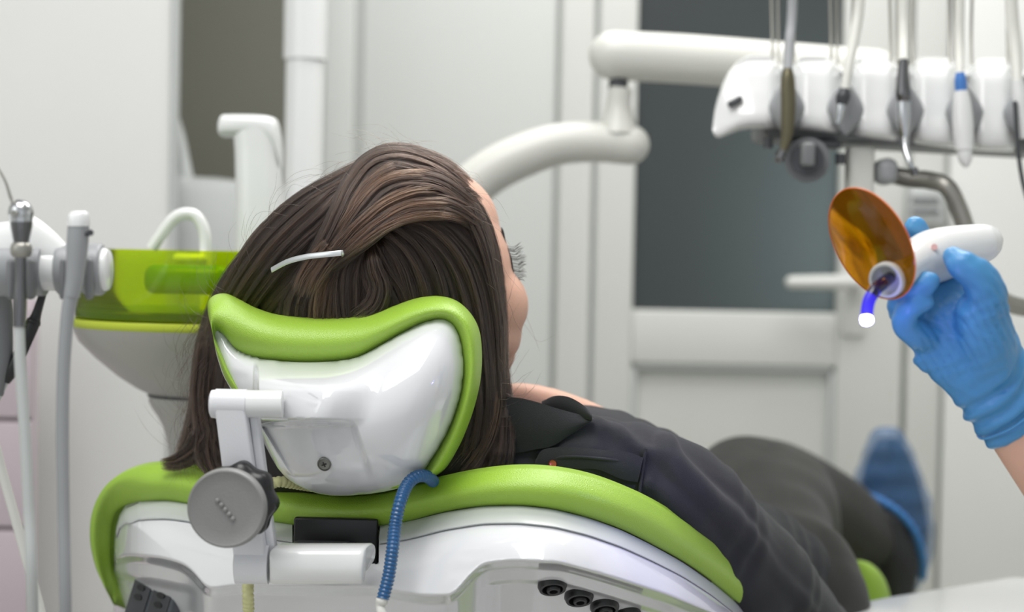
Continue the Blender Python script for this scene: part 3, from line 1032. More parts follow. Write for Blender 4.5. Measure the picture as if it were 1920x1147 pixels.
# sockets
for px, py in ((1035, 1092), (1085, 1113), (1133, 1132), (1175, 1149)):
    Yk = float(shellY(px, py)) + 0.003
    ax = frame_z(unit((0.12, -1, -1.25)))
    so = MB()
    so.rev(V(px, py, Yk), [(S(14, Yk), -0.01), (S(27, Yk), 0.0), (S(28, Yk), 0.004), (S(25, Yk), 0.008), (S(20, Yk), 0.008), (S(18, Yk), 0.0), (S(3, Yk), -0.002)], ax=ax, segs=36)
    s1 = so.build('socket_ring', M['black'], t)
    MB().rev(V(px + 2, py + 4, Yk) + ax[2] * .0, [(S(14, Yk), -0.002), (S(14, Yk), 0.006), (S(12, Yk), 0.008), (S(8, Yk), 0.008), (S(7, Yk), 0.004), (S(1, Yk), 0.004)], ax=ax, segs=28).build('socket_plug', M['black'], s1)
Yk = float(shellY(290, 1120)) - 0.004
axp = np.array([unit((0.80, -.55, -.14)), unit((.5, .8, -.25)), (0, 0, 1.0)])
axp[1] = unit(axp[1] - axp[0] * axp[1].dot(axp[0]))
axp[2] = np.cross(axp[0], axp[1])
pl = MB().box(V(288, 1140, Yk), (S(112, Yk), 0.02, S(100, Yk)), ax=axp, b=0.005).build('socket_plate', M['slate'], t)
c0 = V(288, 1140, Yk) - axp[1] * 0.0105
for dx in (-0.24, 0.24):
    MB().box(c0 + axp[0] * S(112, Yk) * dx, (S(46, Yk), 0.003, S(84, Yk)), ax=axp, b=0.001).build('socket_cover', M['charcoal'], pl)
    for dz in (0.30, 0.12):
        MB().rev(c0 - axp[1] * .0016 + axp[0] * S(112, Yk) * dx + axp[2] * S(100, Yk) * dz, [(S(10, Yk), 0), (S(10, Yk), .0012), (S(1, Yk), .0012)],
                 ax=[axp[0], axp[2] * .55, -axp[1]], segs=18).build('plug_hole', M['black'], pl)
# rest of the chair: seat, leg rest, foot
R = []
for s, z in ((0, 0), (0.02, 0.06), (0.05, .08)):
    pass
b = MB().rev((0.25, 2.25, 0), [(0.3, 0), (0.3, 0.03), (0.2, 0.05), (0.12, 0.08), (0.1, 0.3), (0.12, 0.42)], segs=48)
b.build('pedestal', M['white'], t)
R = []
for c, hw, hn in (((0.10, 2.02, 0.60), .19, .05), ((0.25, 2.2, 0.56), .2, .06), ((0.42, 2.42, 0.57), .18, .06), ((0.56, 2.62, .58), .16, .045), ((0.70, 2.80, 0.44), .15, .04), ((0.84, 3.0, 0.30), .13, .03)):
    R.append(bodyring(np.array(c), Wax, np.array([0, 0, 1.0]), hw, hn))
MB().loft(catmull(np.array(R), 40)).build('seat_pad', M['green'], t)
R = []
for c, hw, hn in (((0.08, 2.0, 0.5), .15, .05), ((0.25, 2.2, 0.46), .17, .06), ((0.45, 2.46, 0.5), .16, .05), ((0.60, 2.66, .53), .13, .04)):
    R.append(bodyring(np.array(c), Wax, np.array([0, 0, 1.0]), hw, hn))
MB().loft(catmull(np.array(R), 24)).build('seat_base', M['white'], t)
# green leg support lobe glimpsed between the legs
R = []
Yg = 2.5
for py, cx, hw in ((1050, 1602, 12), (1056, 1604, 28), (1072, 1608, 42), (1095, 1613, 50), (1130, 1618, 54), (1190, 1624, 56)):
    R.append([V(cx + hw * math.cos(a), py, Yg + 0.035 * math.sin(a)) for a in np.linspace(0, 2 * math.pi, 28, endpoint=False)])
MB().loft(catmull(np.array(R), 24)).build('side_bolster', M['green'], t)

# ---- headrest
pairs = np.array([(396, 610, 403, 650), (390, 572, 403, 620), (401, 555, 418, 628), (424, 551, 438, 652), (450, 562, 458, 664), (480, 577, 482, 671), (520, 589, 522, 676),
                  (580, 594, 572, 679), (640, 594, 622, 677), (690, 588, 667, 670), (740, 572, 706, 651), (780, 559, 750, 626), (820, 555, 790, 606),
                  (855, 564, 825, 598), (882, 588, 849, 608), (898, 620, 863, 637), (903, 662, 869, 682), (901, 706, 866, 726), (893, 747, 856, 766),
                  (879, 792, 838, 812), (857, 842, 812, 857), (828, 884, 784, 896), (785, 898, 752, 914), (692, 900, 690, 926), (622, 898, 615, 928),
                  (575, 885, 563, 912), (540, 855, 524, 882), (508, 800, 490, 822), (472, 745, 456, 765), (440, 700, 424, 715), (420, 662, 411, 682)], float)
NP = 260
PR = catmull(pairs, NP, closed=True)
cen = np.array([640, 775.])


def rimY(x):
    return 1.745 - (x - 392) * (0.055 / 500)


hr_rings = []
Oo, Ii = PR[:, :2], PR[:, 2:]


def ring(P, dY):
    return VV(np.stack([P[:, 0], P[:, 1], rimY(P[:, 0]) + dY], 1))


c2 = cen
seq = [ring(c2 + (Ii - c2) * 0.9, 0.01), ring(c2 + (Ii - c2) * .985, -0.012), ring(Ii * .88 + Oo * .12, -0.024), ring(Ii * .65 + Oo * .35, -0.033), ring(Ii * .4 + Oo * .6, -0.031),
       ring(Ii * .18 + Oo * .82, -0.018), ring(Ii * .04 + Oo * .96, 0.003), ring(Oo, 0.028), ring(Oo, 0.055), ring(c2 + (Oo - c2) * .96, 0.075), ring(c2 + (Oo - c2) * .8, 0.07),
       ring(c2 + (Oo - c2) * .4, 0.055), ring(c2 + (Oo - c2) * .05, 0.05)]
hp = MB().loft(catmull(np.array(seq), 48)).build('headrest_pad', M['green'], t, angle=None)


def housing(x, y):
    a = sstep(x, 474, 486) * (1 - sstep(x + (y - 740) * 0.35, 598, 708))
    bq = sstep(y, 665, 735) * (1 - sstep(y, 783, 800))
    return a * bq


# smooth swelling of the shell: torsion function of its outline
gx, gy = np.meshgrid(np.arange(396, 880, 4.0), np.arange(592, 940, 4.0))


def inside(px, py, poly):
    c = np.zeros(px.shape, bool)
    n = len(poly)
    for i in range(n):
        x1, y1 = poly[i]
        x2, y2 = poly[(i + 1) % n]
        with np.errstate(divide='ignore', invalid='ignore'):
            c ^= ((y1 > py) != (y2 > py)) & (px < (x2 - x1) * (py - y1) / (y2 - y1 + 1e-12) + x1)
    return c


msk = inside(gx, gy, Ii)
phi = np.zeros(gx.shape)
for _ in range(3500):
    phi[1:-1, 1:-1] = 0.25 * (phi[:-2, 1:-1] + phi[2:, 1:-1] + phi[1:-1, :-2] + phi[1:-1, 2:]) + 1
    phi *= msk
phi /= phi.max()


def phi_at(x, y):
    fx, fy = np.clip((x - 396) / 4, 0, gx.shape[1] - 1.001), np.clip((y - 592) / 4, 0, gx.shape[0] - 1.001)
    i, j = fx.astype(int), fy.astype(int)
    u, v = fx - i, fy - j
    return np.clip((phi[j, i] * (1 - u) + phi[j, i + 1] * u) * (1 - v) + (phi[j + 1, i] * (1 - u) + phi[j + 1, i + 1] * u) * v, 0, 1)


HR = []
for s in np.concatenate([[1.0, 0.995, 0.985, 0.97], np.linspace(0.955, 0.012, 210)]):
    P = c2 + (Ii - c2) * s
    x, y = P[:, 0], P[:, 1]
    dome = 0.088 * phi_at(x, y) ** 0.6
    Yv = rimY(x) - 0.012 - dome
    # recess under the housing and on its left
    L = 486 + (y - 795) * 0.62
    Rg = 655 + (y - 795) * 0.35
    und = sstep(y, 790, 803) * sstep(x - L, 0, 6) * (1 - sstep(x - Rg, 0, 14)) * (1 - sstep(y, 800, 930))
    Yv = Yv + 0.014 * und
    Yv = Yv - 0.036 * housing(x, y)
    Yv = Yv + 0.012 * (1 - sstep(x, 455, 478)) * sstep(y, 690, 712) * (1 - sstep(y, 735, 790)) * (1 - s)
    HR.append(VV(np.stack([x, y, Yv], 1)))
bk = [ring(Ii, 0.02), ring(c2 + (Ii - c2) * .5, 0.03)]
hs = MB().loft(np.array(bk[::-1] + HR)).build('headrest_shell', M['gloss_white'], t, angle=50)
# screw
sc0 = V(608, 870, 1.0)
xx, yy = 608, 870


def hrY(x, y):
    # depth of the shell under a pixel, from the nearest grid point
    best, by = 1e9, 0
    for rg in HR:
        pj = project(rg)
        d = ((pj - (x, y)) ** 2).sum(1)
        i = d.argmin()
        if d[i] < best:
            best, by = d[i], rg[i][1]
    return by


Yk = hrY(608, 870) - 0.0035
ax = frame_z(unit((-0.1, -1, -0.30)))
s1 = MB().rev(V(608, 870, Yk), [(S(13.5, Yk), -0.002), (S(13.5, Yk), 0.0006), (S(11.5, Yk), 0.0014), (S(10.5, Yk), 0.0006), (S(4, Yk), 0.0010), (S(0.5, Yk), 0.0011)], ax=ax, segs=32).build('screw', M['screw'], t)
b = MB()
for q in (0.4, 0.4 + math.pi / 2):
    d = ax[0] * math.cos(q) + ax[1] * math.sin(q)
    b.box(V(608, 870, Yk) + ax[2] * 0.0009, (S(10, Yk), S(2.6, Yk), 0.0012), ax=[d, np.cross(ax[2], d), ax[2]])
b.build('cross_slot', M['black'], s1)

# ---- bracket
Yb = 1.605
MB().tube([V(400, 757, Yb), V(530, 757, Yb)], S(26, Yb), segs=40).build('hinge_pin', M['white'], t)
MB().tube([V(394, 757, Yb), V(397, 757, Yb), V(405, 757, Yb)], [S(20, Yb), S(26, Yb), S(27, Yb)], segs=40).build('hinge_cap', M['satin_white'], t)
T0, T1 = V(434, 757, Yb), V(474, 1058, Yb + .012)
Ld = unit(T1 - T0)
axb = frame_z(Ld, (1, 0, 0))
b = MB()
def barring(c, hw, hd, shift=0.0):
    a = [(-1, -1), (1, -1), (1, 1), (-1, 1)]
    pts = []
    for sx, sy in a:
        for k in range(4):
            ang = {(-1, -1): math.pi, (1, -1): 1.5 * math.pi, (1, 1): 0, (-1, 1): .5 * math.pi}[(sx, sy)] + k / 3 * math.pi / 2
            r = 0.0025
            pts.append(c + axb[0] * (sx * (hw - r) + r * math.cos(ang) + shift) + axb[1] * (sy * (hd - r) + r * math.sin(ang)))
    return pts
yax = axb[1] if axb[1][1] > 0 else -axb[1]
R = []
for f in np.linspace(0, 1, 30):
    c = T0 + (T1 - T0) * f
    R.append(barring(c, S(28 + 2 * f, Yb), 0.0135))
b.loft(np.array(R))
for c, ww in ((T0, 29), (T1, 31)):
    b.tube([c - np.array([1, 0, 0]) * S(ww, Yb), c + np.array([1, 0, 0]) * S(ww, Yb)], S(28 if c is T0 else 37, Yb), segs=40)
b.build('link_bar', M['satin_white'], t, angle=35)
o0 = np.array([S(37, Yb), 0.012, 0])
R = [barring(T0 + o0 + (T1 - T0) * f, S(8, Yb), 0.010) for f in np.linspace(0.06, 0.95, 24)]
MB().loft(np.array(R)).build('inner_link', M['satin_white'], t, angle=35)
R = [barring(T0 + np.array([S(27, Yb), 0.016, 0]) + (T1 - T0) * f, S(6, Yb), 0.006) for f in np.linspace(0.06, 0.95, 24)]
MB().loft(np.array(R)).build('link_groove', M['charcoal'], t, angle=35)
MB().tube([V(441, 1058, Yb + .012), V(447, 1058, Yb + .012), V(452, 1058, Yb + .012)], [S(28, Yb), S(36, Yb), S(37, Yb)], segs=40).build('hinge_cap', M['satin_white'], t)
# lower clamp: tube with rear lip, hollow end
Yl = Yb + .012
R = []
for x, sh in ((506, 0), (512, 0), (600, 0), (668, 0), (677, 0), (680, 0)):
    sc = 0.93 if x in (506, 680) else 1.0
    sk = (x - 506) * 0.02
    loop = [(x, 1095), (x - 0, 1088), (x, 1068), (x + sk, 1036), (x + 8, 1024), (x + 16, 1018), (x + 22, 1020), (x + 24, 1034), (x + 20, 1052), (x + 6, 1070), (x + 4, 1088)]
    dY = [-0.004, -0.014, -0.0185, -0.015, -0.004, 0.010, 0.022, 0.026, 0.024, 0.018, 0.010]
    pts = np.array([(px, 1057 + (py - 1057) * sc, Yl + d_ * sc) for (px, py), d_ in zip(loop, dY)])
    R.append(catmull(VV(pts), 36, closed=True))
MB().loft(np.array(R)).build('lower_clamp', M['white'], t, angle=50)
MB().box(V(600, 1040, Yl + 0.05), (S(120, Yl), 0.06, S(40, Yl)), b=0.006).build('clamp_arm', M['charcoal'], t)
# knob
K1, K2 = V(424, 953, 1.535), V(452, 936, 1.59)
axk = frame_z(unit(K1 - K2))
MB().tube([K2 + unit(K2 - K1) * 0.02, K1], 0.009, segs=20).build('knob_stem', M['charcoal'], t)
st = []
for z, s in ((0.0, 0.9), (0.004, 1.0), (0.016, 1.0), (0.021, 0.93), (0.024, .7)):
    a = np.linspace(0, 2 * math.pi, 96, endpoint=False)
    r = S(72, 1.56) * s * (1 + 0.055 * np.cos(8 * a + .6))
    st.append(K2 - axk[2] * .004 + np.stack([np.cos(a) * r, np.sin(a) * r, np.full(96, z)], 1) @ axk)
kg = MB().loft(np.array(st)).build('knob_grip', M['black'], t, angle=50)
rk = S(76, 1.535)
kf = MB().rev(K1 - axk[2] * 0.012, [(rk * .7, -0.006), (rk * .9, -0.003), (rk * .985, 0.003), (rk, 0.008), (rk * .985, 0.012), (rk * .955, 0.0145), (rk * .92, 0.0148), (rk * .88, 0.0138), (rk * .6, 0.0130), (rk * .02, 0.0128)],
               ax=axk, segs=72).build('knob_face', M['knobgrey'], t)
for k in range(5):
    px, py = 408 + 7.2 * k, 938 + 8.6 * k
    # on the face plane
    Yq = 1.535
    p = V(px, py, Yq)
    dirn = p - CAM
    n = axk[2]
    p = CAM + dirn * ((K1 + n * 0.0012 - CAM).dot(n) / dirn.dot(n))
    MB().ell(p, 0.0024, ax=axk, nu=14, nv=8).build('knob_dot', M['knobgrey'], kf)

# ================================================================== coiled tubes
def coil(P, r, pitch_px, n=900, segs=14, amp=0.14):
    Q = catmull(np.array(P, float), n)
    W = VV(Q[:, :3])
    d = np.concatenate([[0], np.cumsum(np.linalg.norm(np.diff(W, axis=0), axis=1))])
    u = np.linspace(0, d[-1], n)
    W = np.stack([np.interp(u, d, W[:, k]) for k in range(3)], 1)
    ph = u / S(pitch_px, 1.65) * 2 * math.pi
    rr = S(r, 1.65) * (1 - amp * (0.5 - 0.5 * np.cos(ph)) ** 1.5)
    return MB().tube(W, rr, segs=segs)


t = thing('bib_holder', 'blue corrugated bib cord with a white clip hanging over the backrest', 'cord', V(740, 1000, 1.62))
coil([(812, 902, 1.69), (800, 893, 1.665), (782, 893, 1.65), (764, 908, 1.64), (750, 942, 1.625), (741, 985, 1.62), (736, 1030, 1.61), (729, 1078, 1.605), (718, 1122, 1.60)], 12.5, 7.2, n=620).build('corrugated_tube', M['bluetube'], t, angle=None)
MB().tube([V(719, 1118, 1.60), V(716, 1126, 1.60), V(713, 1136, 1.60), V(716, 1150, 1.597), V(724, 1175, 1.595)], np.array([9, 12, 9, 9.5, 10]) * 1.6 / F, segs=18, n=20).build('clip_end', M['offwhite'], t)
t = thing('bib_holder', 'pale yellow corrugated bib cord hanging below the headrest bracket', 'cord', V(465, 1100, 1.64))
coil([(466, 1230, 1.645), (466, 1147, 1.645), (465, 1100, 1.645), (468, 1040, 1.70), (480, 960, 1.73), (500, 915, 1.73), (522, 903, 1.725), (550, 906, 1.735), (600, 912, 1.76), (660, 905, 1.79)], 11.5, 9, n=620).build('corrugated_tube', M['yellowtube'], t, angle=None)

# ================================================================== curing light
t = thing('curing_light', 'white dental curing light with round orange shield and glowing blue tip', 'curing light', V(1700, 500, 1.5))
CL = t
Pn = V(1664, 524, 1.485)
b = MB()
axis = [V(1668, 522, 1.490), V(1690, 507, 1.512), V(1715, 492, 1.535), V(1745, 482, 1.55), V(1780, 472, 1.562), V(1825, 460, 1.57), V(1855, 453, 1.572), V(1872, 450, 1.572), V(1880, 449, 1.572)]
rr = np.array([27, 34, 42, 51, 49, 41, 34, 22, 5]) * 1.54 / F
b.tube(axis, rr, segs=40, n=60)
b.build('body', M['white'], t)
na = unit(V(1664, 524, 1.483) - V(1697, 503, 1.518))   # towards the nozzle
axn = frame_z(na, (0, 0, 1))
r1 = 0.0160
MB().rev(Pn, [(r1 * .8, -0.006), (r1, -0.002), (r1 * 1.0, 0.003), (r1 * .92, 0.0052), (r1 * .8, 0.0048), (r1 * .72, 0.0), (r1 * .4, -0.004), (r1 * .1, -0.004)], ax=axn, segs=40).build('nozzle_collar', M['lightgrey'], t)
gp = [V(1668, 521, 1.487), V(1655, 531, 1.472), V(1640, 545, 1.462), V(1630, 562, 1.458), V(1626, 580, 1.457), V(1625, 598, 1.457)]
MB().tube(gp[:4], np.array([12, 12.5, 12, 11.5]) * 1.47 / F, segs=24, n=26).build('light_guide', mat('dark_violet_glass', srgb(14, 6, 52), 0.12, coat=0.2), t)
g2 = MB().tube(gp[2:], np.array([12.2, 11.8, 11.6, 11.4]) * 1.46 / F, segs=24, n=20).build('lit_guide', M['guide'], t)
axt = frame_z(unit((0, -0.75, -0.66)))
MB().rev(V(1625, 599, 1.455), [(S(11, 1.455), -0.003), (S(12.5, 1.455), 0.0), (S(12, 1.455), .002), (S(8, 1.455), .0035), (S(1, 1.455), .004)], ax=axt, segs=28).build('glowing_tip', M['tip'], t)
# orange shield: a thin disc through which the neck passes
Cd = V(1633, 457, 1.500)
R0 = 0.0530
maj = V(1688, 549, 1.50) - V(1578, 366, 1.50)
maj = unit(maj + np.array([0, -0.02, 0]))
hor = V(1710, 480, 1.50) - V(1555, 440, 1.50)
hor = unit(hor) * 0.52 + np.array([0, -0.85, 0])
hor = hor - maj * hor.dot(maj)
hor = unit(hor)
axd = np.array([maj, hor, np.cross(maj, hor)])
MB().rev(Cd, [(0.0005, -0.001), (R0 * .98, -0.001), (R0, -0.0004), (R0, 0.0004), (R0 * .98, 0.001), (0.0005, 0.001)], ax=axd, segs=90).build('orange_shield', M['orange'], t, angle=60)
rim = [Cd + (axd[0] * math.cos(a) + axd[1] * math.sin(a)) * R0 for a in np.linspace(0, 2 * math.pi, 90, endpoint=False)]
rim.append(rim[0])
MB().tube(np.array(rim), 0.0006, segs=8).build('shield_rim', mat('orange_rim', srgb(225, 110, 30), 0.25), t)
# button dots on the body
MB().tube([V(1752, 463, 1.525), V(1752, 463, 1.522)], S(6, 1.53), segs=16).build('button', mat('pink_print', srgb(232, 190, 190), 0.4), t)
lt = bpy.data.lights.new('curing_glow', 'POINT')
lt.energy = 0.1
lt.color = (0.25, 0.22, 1.0)
lt.shadow_soft_size = 0.006
lo = bpy.data.objects.new('curing_glow', lt)
COL.objects.link(lo)
lo.location = V(1625, 622, 1.435)
sp = bpy.data.lights.new('curing_beam', 'SPOT')
sp.energy = 1.8
sp.color = (0.35, 0.30, 1.0)
sp.spot_size = math.radians(52)
sp.spot_blend = 1.0
sp.shadow_soft_size = 0.006
so_ = bpy.data.objects.new('curing_beam', sp)
COL.objects.link(so_)
so_.location = V(1625, 616, 1.44)
so_.rotation_euler = (Vector(V(1250, 985, 1.72)) - Vector(V(1625, 616, 1.44))).to_track_quat('-Z', 'Y').to_euler()
# ================================================================== patient
t = thing('person', 'reclining patient with long dark hair, black shirt and blue shoe covers', 'person', tuple(NB))
PT = t
al = math.radians(48)
Fh = np.array([math.cos(al), math.sin(al), 0.10])
Fh = unit(Fh)
Uh = np.array([-0.26, 0.0, 1.0])
Uh = unit(Uh - Fh * Uh.dot(Fh))
Rh = np.cross(Fh, Uh)
AXH = np.array([Rh, Fh, Uh])
HS = 1.13
HO = V(832, 722, 1.855)                          # below the chin on the head axis


def H(x, y, z):
    return HO + HS * np.array([x, y, z]) @ AXH


b = MB()
def he(c, r, rot=0.0):
    b.ell(H(*c), np.array(r) * HS, ax=AXH, nu=28, nv=18)
he((0, -0.012, .138), (.076, .097, .090))
he((0, .020, .108), (.071, .077, .086))
he((0, .030, .065), (.058, .062, .060))
he((0, .030, .150), (.062, .062, .060))
he((0, .050, .022), (.040, .042, .030))
he((0, .072, .012), (.020, .020, .018))
for s in (-1, 1):
    he((s * .043, .055, .068), (.026, .028, .034))          # cheek
    he((s * .033, .051, .044), (.024, .028, .034))
    he((s * .033, .071, .108), (.0135, .0125, .0125))       # closed eye
    he((s * .078, -.012, .100), (.008, .017, .030))         # ear
    he((s * .083, -.014, .118), (.006, .014, .010))
    he((s * .040, .010, .035), (.022, .045, .022))          # jaw
b.tube([H(0, .086, .124), H(0, .100, .100), H(0, .113, .082), H(0, .108, .074)], [.008, .009, .012, .009], segs=16, n=14, round_ends=True)
for s in (-1, 1):
    he((s * .012, .100, .077), (.008, .009, .007))
he((0, .094, .048), (.024, .012, .0065))
he((0, .092, .038), (.021, .012, .007))
# neck, torso, arms and legs, all one body
sh_r = V(1185, 895, 1.81)
sh_l = NB - Wax * 0.155 + Aax * 0.055 - Nax * 0.015
b.tube([H(0, -.015, .06), H(0, -.02, .0), NB + Aax * 0.02, NB + Aax * .08], [.055, .052, .058, .07], segs=24, n=16)
R = []
TOR = ((0.0, .06, .045, -.01), (0.04, .13, .055, -.01), (0.10, .155, .07, -.01), (0.20, .15, .085, .0), (0.32, .13, .08, .0), (0.42, .135, .085, -.0), (0.52, .155, .09, 0), (0.58, .14, .075, 0), (0.62, .10, .05, 0))
for s, rw, rn, off in TOR:
    R.append(bodyring(NB + Aax * s + Nax * off, Wax, Nax, rw, rn))
b.loft(catmull(np.array(R), 30))
el_r = V(1470, 1160, 2.01)
wr_r = np.array([.48, 2.2, .62])
el_l = sh_l + Aax * .28 - Wax * .03 - Nax * .03
wr_l = el_l + Aax * .2 + Wax * .05 + Nax * 0.0
# bare collarbone and chest showing above the open shirt
b.tube([V(925, 758, 1.93), V(960, 745, 1.935), V(1005, 750, 1.94), V(1060, 768, 1.95), V(1130, 798, 1.97), V(1200, 832, 2.0)], [.014, .017, .018, .020, .020, .012], n=30, segs=20, round_ends=True)
b.tube([sh_r, sh_r * .5 + el_r * .5, el_r], [.042, .040, .038], n=16, segs=20, round_ends=True)
b.tube([el_r, el_r * .5 + wr_r * .5, wr_r], [.040, .038, .026], n=16, segs=20, round_ends=True)
b.tube([sh_l, el_l], [.045, .038], n=10, segs=20, round_ends=True)
b.tube([el_l, wr_l], [.040, .026], n=10, segs=20, round_ends=True)


def simple_hand(bb, w, d, n, side, sc=1.0):
    """relaxed hand: w wrist, d direction, n back-of-hand normal, side: +1 thumb towards d x n"""
    d, n = unit(d), unit(n)
    s = np.cross(d, n) * side
    bb.tube([w, w + d * .03, w + d * .06, w + d * .088], [(.024, .017), (.030, .016), (.038, .015), (.036, .012)], ref=s, n=12, segs=18, round_ends=True)
    for k, (o, L, sp) in enumerate(((.030, .070, .10), (.010, .078, .03), (-.010, .072, -.04), (-.029, .056, -.12))):
        p0 = w + d * .075 + s * o
        dd = unit(d + s * sp)
        p1 = p0 + dd * L * .45
        p2 = p1 + unit(dd - n * .35) * L * .33
        p3 = p2 + unit(dd - n * .75) * L * .27
        bb.tube([p0, p1, p2, p3], [.0095, .009, .008, .0065], n=14, segs=12, round_ends=True)
    p0 = w + d * .02 + s * .022
    p1 = p0 + unit(d + s * .9) * .038
    p2 = p1 + unit(d + s * .4) * .030
    p3 = p2 + unit(d + s * .2 - n * .2) * .022
    bb.tube([p0, p1, p2, p3], [.014, .0115, .010, .008], n=14, segs=12, round_ends=True)


simple_hand(b, wr_r, wr_r - el_r, (0, 0, 1.0), 1)
simple_hand(b, wr_l, wr_l - el_l, Nax, -1)
hipR, hipL = NB + Aax * .56 + Wax * .085, NB + Aax * .56 - Wax * .085
knR, anR = V(1468, 950, 2.62), np.array([.66, 2.80, .40])
knL, anL = V(1484, 925, 2.80), V(1668, 1040, 3.02)
for hp_, kn, an in ((hipR, knR, anR), (hipL, knL, anL)):
    b.tube([hp_, hp_ * .5 + kn * .5, kn], [.085, .075, .055], n=16, segs=20, round_ends=True)
    b.tube([kn, kn * .6 + an * .4, an], [.052, .052, .035], n=16, segs=20, round_ends=True)
# feet
toeL, heelL = V(1668, 860, 3.07), V(1700, 1060, 3.07)
toeR = anR + np.array([.10, .12, .06])
b.tube([heelL, (heelL + toeL) / 2, toeL], [.02, .025, .014], n=14, segs=18, round_ends=True)
b.tube([anR + np.array([0, 0, -.04]), anR * .5 + toeR * .5 - np.array([0, 0, .02]), toeR], [.034, .036, .022], n=14, segs=18, round_ends=True)
b.tube([V(1458, 1010, 1.93), V(1468, 1018, 1.93), V(1478, 1030, 1.935)], [.005, .0065, .005], n=8, segs=10, round_ends=True)
body = b.fused('body', M['skin'], t, voxel=0.0042, smooth=9)

# ---- shirt
b = MB()
R = []
for s, rw, rn, off in ((-0.03, .09, .055, -.006), (0.0, .125, .066, -.006), (0.03, .16, .075, -.004), (0.08, .185, .088, -.004), (0.16, .185, .100, .004), (0.28, .172, .104, .004), (0.40, .170, .104, .0), (0.52, .185, .110, 0), (0.60, .175, .098, 0)):
    R.append(bodyring(NB + Aax * s + Nax * off, Wax, Nax, rw, rn, n=36))
b.loft(catmull(np.array(R), 40))
slv = [V(1110, 865, 1.80), V(1200, 905, 1.81), V(1290, 965, 1.85), V(1375, 1050, 1.91), el_r, el_r * .5 + wr_r * .5, el_r * .12 + wr_r * .88]
b.tube(slv, [.050, .062, .066, .066, .064, .055, .042], n=30, segs=26, round_ends=True)
b.ell(V(1243, 862, 1.785), (.018, .03, .030))
b.tube([V(1240, 862, 1.77), V(1300, 915, 1.775), V(1370, 985, 1.81), V(1450, 1075, 1.88), V(1510, 1150, 1.93)], [.018, .020, .018, .018, .014], n=26, segs=16, round_ends=True)
b.tube([V(1215, 905, 1.752), V(1290, 965, 1.775), V(1370, 1050, 1.835), V(1430, 1130, 1.90)], [.012, .016, .014, .012], n=26, segs=16, round_ends=True)
b.tube([V(1010, 795, 1.80), V(1080, 800, 1.78), V(1150, 815, 1.775), V(1205, 850, 1.76)], [.010, .014, .014, .010], n=20, segs=16, round_ends=True)
sl2 = [NB - Wax * .15 + Aax * .03, sh_l, (sh_l + el_l) / 2, el_l, (el_l + wr_l) / 2, wr_l - (wr_l - el_l) * .1]
b.tube(sl2, [.055, .068, .062, .055, .05, .04], n=26, segs=24, round_ends=True)


def folds(co, no):
    # long drawn folds across shoulder and sleeve
    p = project(co)
    x, y = p[:, 0], p[:, 1]
    s1 = np.sin((x * 0.55 + y * 1.0) / 17.0 + 1.6 * np.sin(x / 75.0))
    s2 = np.sin((x * 1.0 - y * 0.55) / 23.0 + 1.9 * np.sin(y / 60.0 + 1))
    d = (co - NB) @ Wax
    return 0.0016 * s1 + 0.0014 * s2


def folds3(co, no):
    u, v, w_ = (co - NB) @ Wax, (co - NB) @ Aax, (co - NB) @ Nax
    return 0.0022 * np.sin(u * 55 + 2.2 * np.sin(v * 22) + w_ * 30) + 0.0018 * np.sin(v * 48 + u * 30 + 2 * np.sin(w_ * 35)) + 0.0010 * np.sin(u * 120 + v * 95 + 3 * np.sin(v * 40))


shirt = b.fused('shirt', M['shirt'], t, voxel=0.0042, smooth=5, disp=folds3)


def flap(name, pts, thick, m, par, bulge=0.0, **kw):
    """soft cloth strip: pts rows = list of (upper px, lower px) with depth: (x0,y0,x1,y1,Y)"""
    P = catmull(np.array(pts, float), 40)
    R = []
    for x0, y0, x1, y1, Y in P:
        f = np.linspace(0, 1, 12)
        fr = np.stack([x0 + (x1 - x0) * f, y0 + (y1 - y0) * f, Y - bulge * np.sin(f * math.pi)], 1)
        bk = fr[::-1].copy()
        bk[:, 2] += thick
        R.append(VV(np.concatenate([fr, bk])))
    return MB().loft(np.array(R)).build(name, m, par, angle=60, **kw)


def surfY(o, px, py):
    """depth where the ray through a pixel meets the mesh o (world coords)"""
    d = V(px, py, 1.0) - CAM
    dg = bpy.context.evaluated_depsgraph_get()
    mi = o.matrix_world.inverted()
    hit, loc, nr, idx = o.ray_cast(mi @ Vector(CAM), (mi.to_3x3() @ Vector(d)).normalized())
    return (o.matrix_world @ loc)[1] if hit else None


bpy.context.view_layer.update()


def onshirt(rows, lift):
    out = []
    for x0, y0, x1, y1 in rows:
        ys = [surfY(shirt, x, y) for x, y in ((x0, y0), (x1, y1), ((x0 + x1) / 2, (y0 + y1) / 2))]
        ys = [y for y in ys if y]
        out.append((x0, y0, x1, y1, (min(ys) - lift) if ys else -1.0))
    xm = np.array([(o[0] + o[2]) / 2 for o in out])
    Yv = np.array([o[4] for o in out])
    ok = Yv > 0
    c = np.polyfit(xm[ok], Yv[ok], 1 if ok.sum() < 5 else 2)
    fit = np.polyval(c, xm)
    fit -= max(0, (fit - Yv)[ok].max()) * 0.8
    return [o[:4] + (float(f_),) for o, f_ in zip(out, fit)]


